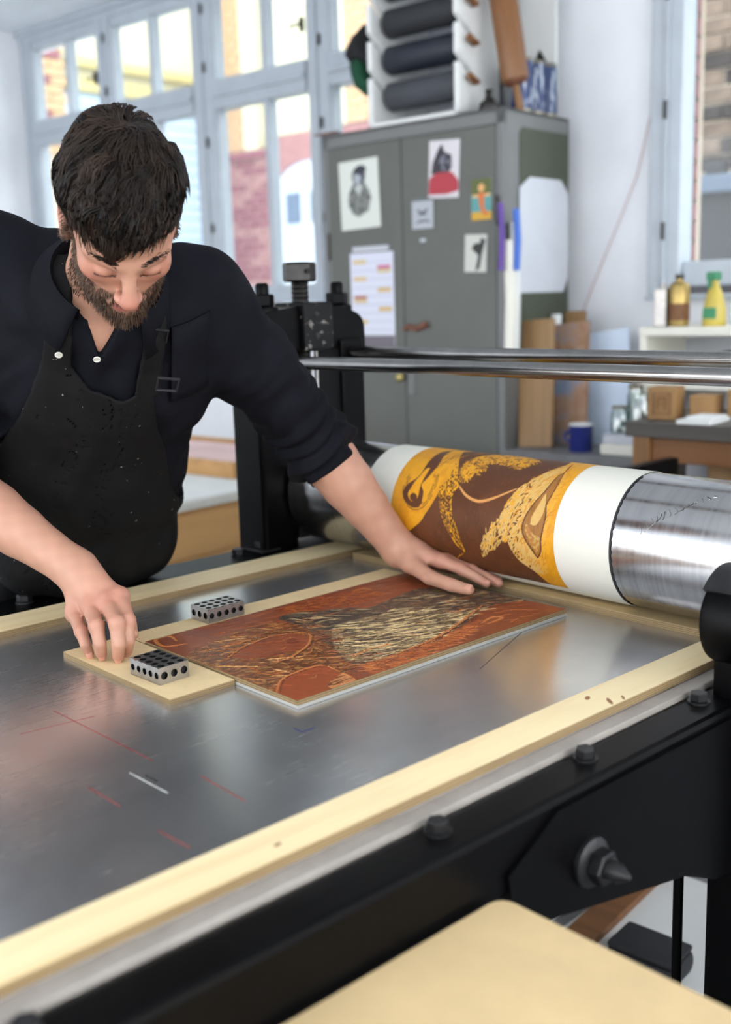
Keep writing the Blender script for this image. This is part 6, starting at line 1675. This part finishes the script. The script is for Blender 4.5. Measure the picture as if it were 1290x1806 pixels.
net_object('hair_cap', smooth_v(V, F, 1, .4), F, M['hair'], person, PI_)['label'] = 'dark brown scalp hair'
rh = np.random.default_rng(21)
N = 15000
z_ = rh.uniform(-.55, 1, N); a_ = rh.uniform(0, 2 * PI, N)
dirs = np.stack([np.sqrt(1 - z_ ** 2) * np.cos(a_), np.sqrt(1 - z_ ** 2) * np.sin(a_), z_], 1)
root = dirs * vec(.080, .101, .086) + vec(0, -.014, .052)
l, f, u = np.abs(root[:, 0]), root[:, 1], root[:, 2]
line = np.where(f > .035, .080, np.where(f > 0, .080 - (.035 - f) * 2.6, -.013 - np.clip(-f, 0, .08) * .7))
keep = u > line
root = root[keep]; dirs = dirs[keep]
crown = vec(.012, -.055, .128)
grav = HA @ vec(0, 0, -1)                                   # straight down, seen from the head
out = root - crown; out -= dirs * (out * dirs).sum(1)[:, None]; out /= np.linalg.norm(out, axis=1, keepdims=True) + 1e-6
n = len(root); clump = np.argmin(((root[:, None, :] - root[rh.integers(0, n, 380)][None]) ** 2).sum(2), 1)
cj = rh.normal(0, 1, (380, 3)); cw = rh.uniform(0, 6.28, 380); ca2 = rh.uniform(.5, 1.55, 380); clift = rh.uniform(0, 1, 380)
front = np.clip((root[:, 1] - .015) / .05, 0, 1); topw = np.clip((root[:, 2] - .055) / .05, 0, 1)
length = (.022 + .026 * topw + .024 * front * topw) * ca2[clump] * rh.uniform(.75, 1.2, n)
lift = .025 + (.05 + .12 * topw) * clift[clump] ** 1.5 + rh.uniform(0, .04, n)      # how far a lock stands off the skull, in skull radii
m_ = 7; path = np.zeros((n, m_, 3)); SC, SR = vec(0, -.014, .052), vec(.0800, .1010, .0860)
pos = root.copy()
swirl = np.cross(dirs, out)
d0 = out + swirl * (.35 + .25 * cj[clump, :1]) + cj[clump] * .28 + rh.normal(0, .06, (n, 3))
d0 /= np.linalg.norm(d0, axis=1, keepdims=True)
for k in range(m_):
    path[:, k] = pos
    s = k / (m_ - 1)
    nrm_ = (pos - SC) / SR ** 2; nrm_ /= np.linalg.norm(nrm_, axis=1, keepdims=True)
    sidev = np.cross(nrm_, d0)
    d0 = d0 + grav * (.04 + .16 * front[:, None]) + sidev * (np.sin(cw[clump] + s * 8.5) * .62)[:, None]
    d0 -= nrm_ * (d0 * nrm_).sum(1)[:, None]
    d0 /= np.linalg.norm(d0, axis=1, keepdims=True) + 1e-9
    pos = pos + d0 * (length / (m_ - 1))[:, None]
    e = (pos - SC) / SR; r_ = np.linalg.norm(e, axis=1)
    tgt = 1.0 + lift * math.sin(min(1.0, (s + .17) * 1.15) * PI * .62) + .05 * front * s
    pos = SC + e / r_[:, None] * tgt[:, None] * SR
tone = np.clip(rh.normal(.35, .22, 380)[clump] + rh.normal(0, .14, n), 0, 1)[:, None]
hcol = lin(15, 12, 10)[None] * (1 - tone) + lin(60, 46, 37)[None] * tone
wpath = HC + HS * (path.reshape(-1, 3) @ HA).reshape(n, m_, 3)
hair = tubes('hair', wpath, np.array([.0009, .0011, .0011, .0010, .0009, .0006, .0002]), M['locks'], person, 3, hcol); hair['label'] = 'tousled dark brown hair falling over the forehead'; hair['kind'] = 'stuff'
# beard, moustache and brows grow from the skin itself
Bq = (BODY_V - HC) @ HA.T / HS; inh = np.linalg.norm(BODY_V - HC, axis=1) < .19
vid = np.nonzero(inh)[0]; vid = vid[beard_at(Bq[vid])]
pick = vid[rh.integers(0, len(vid), 4600)]
r0 = Bq[pick] + rh.normal(0, .0009, (len(pick), 3))
outw = r0 - vec(0, .01, -.03); outw /= np.linalg.norm(outw, axis=1, keepdims=True)
d0 = outw * .75 + vec(0, .12, -.75) + rh.normal(0, .28, r0.shape); d0 /= np.linalg.norm(d0, axis=1, keepdims=True)
chin = np.clip((-.06 - r0[:, 2]) / .04, 0, 1) * np.clip((r0[:, 1] - .03) / .03, 0, 1)
ln = .0042 + .0105 * chin + rh.uniform(-.002, .002, len(pick))
bp = np.stack([r0 - outw * .001, r0 + d0 * (ln * .5)[:, None], r0 + (d0 + vec(0, 0, -.25)) * ln[:, None]], 1)
o = tubes('beard', HC + HS * (bp.reshape(-1, 3) @ HA).reshape(len(pick), 3, 3), np.array([.0006, .0005, .0002]), M['beard'], person); o['label'] = 'short brown beard and moustache'; o['kind'] = 'stuff'
bw = []
for sx in (-1, 1):
    for k in range(260):
        t_ = rh.random(); x = sx * (.012 + .040 * t_); y = .0985 - .022 * t_ ** 1.6; zz = .0165 + .006 * math.sin(t_ * 2.6) + rh.normal(0, .0022)
        q = vec(x, y - .004, zz); dd = nrm(vec(sx * .9, .35 - .5 * t_, .15) + rh.normal(0, .25, 3)); bw.append([q, q + dd * .004 + vec(0, .002, 0), q + dd * .008])
bw = np.array(bw)
o = tubes('eyebrows', HC + HS * (bw.reshape(-1, 3) @ HA).reshape(len(bw), 3, 3), np.array([.0006, .0005, .0002]), M['hair'], person); o['kind'] = 'stuff'
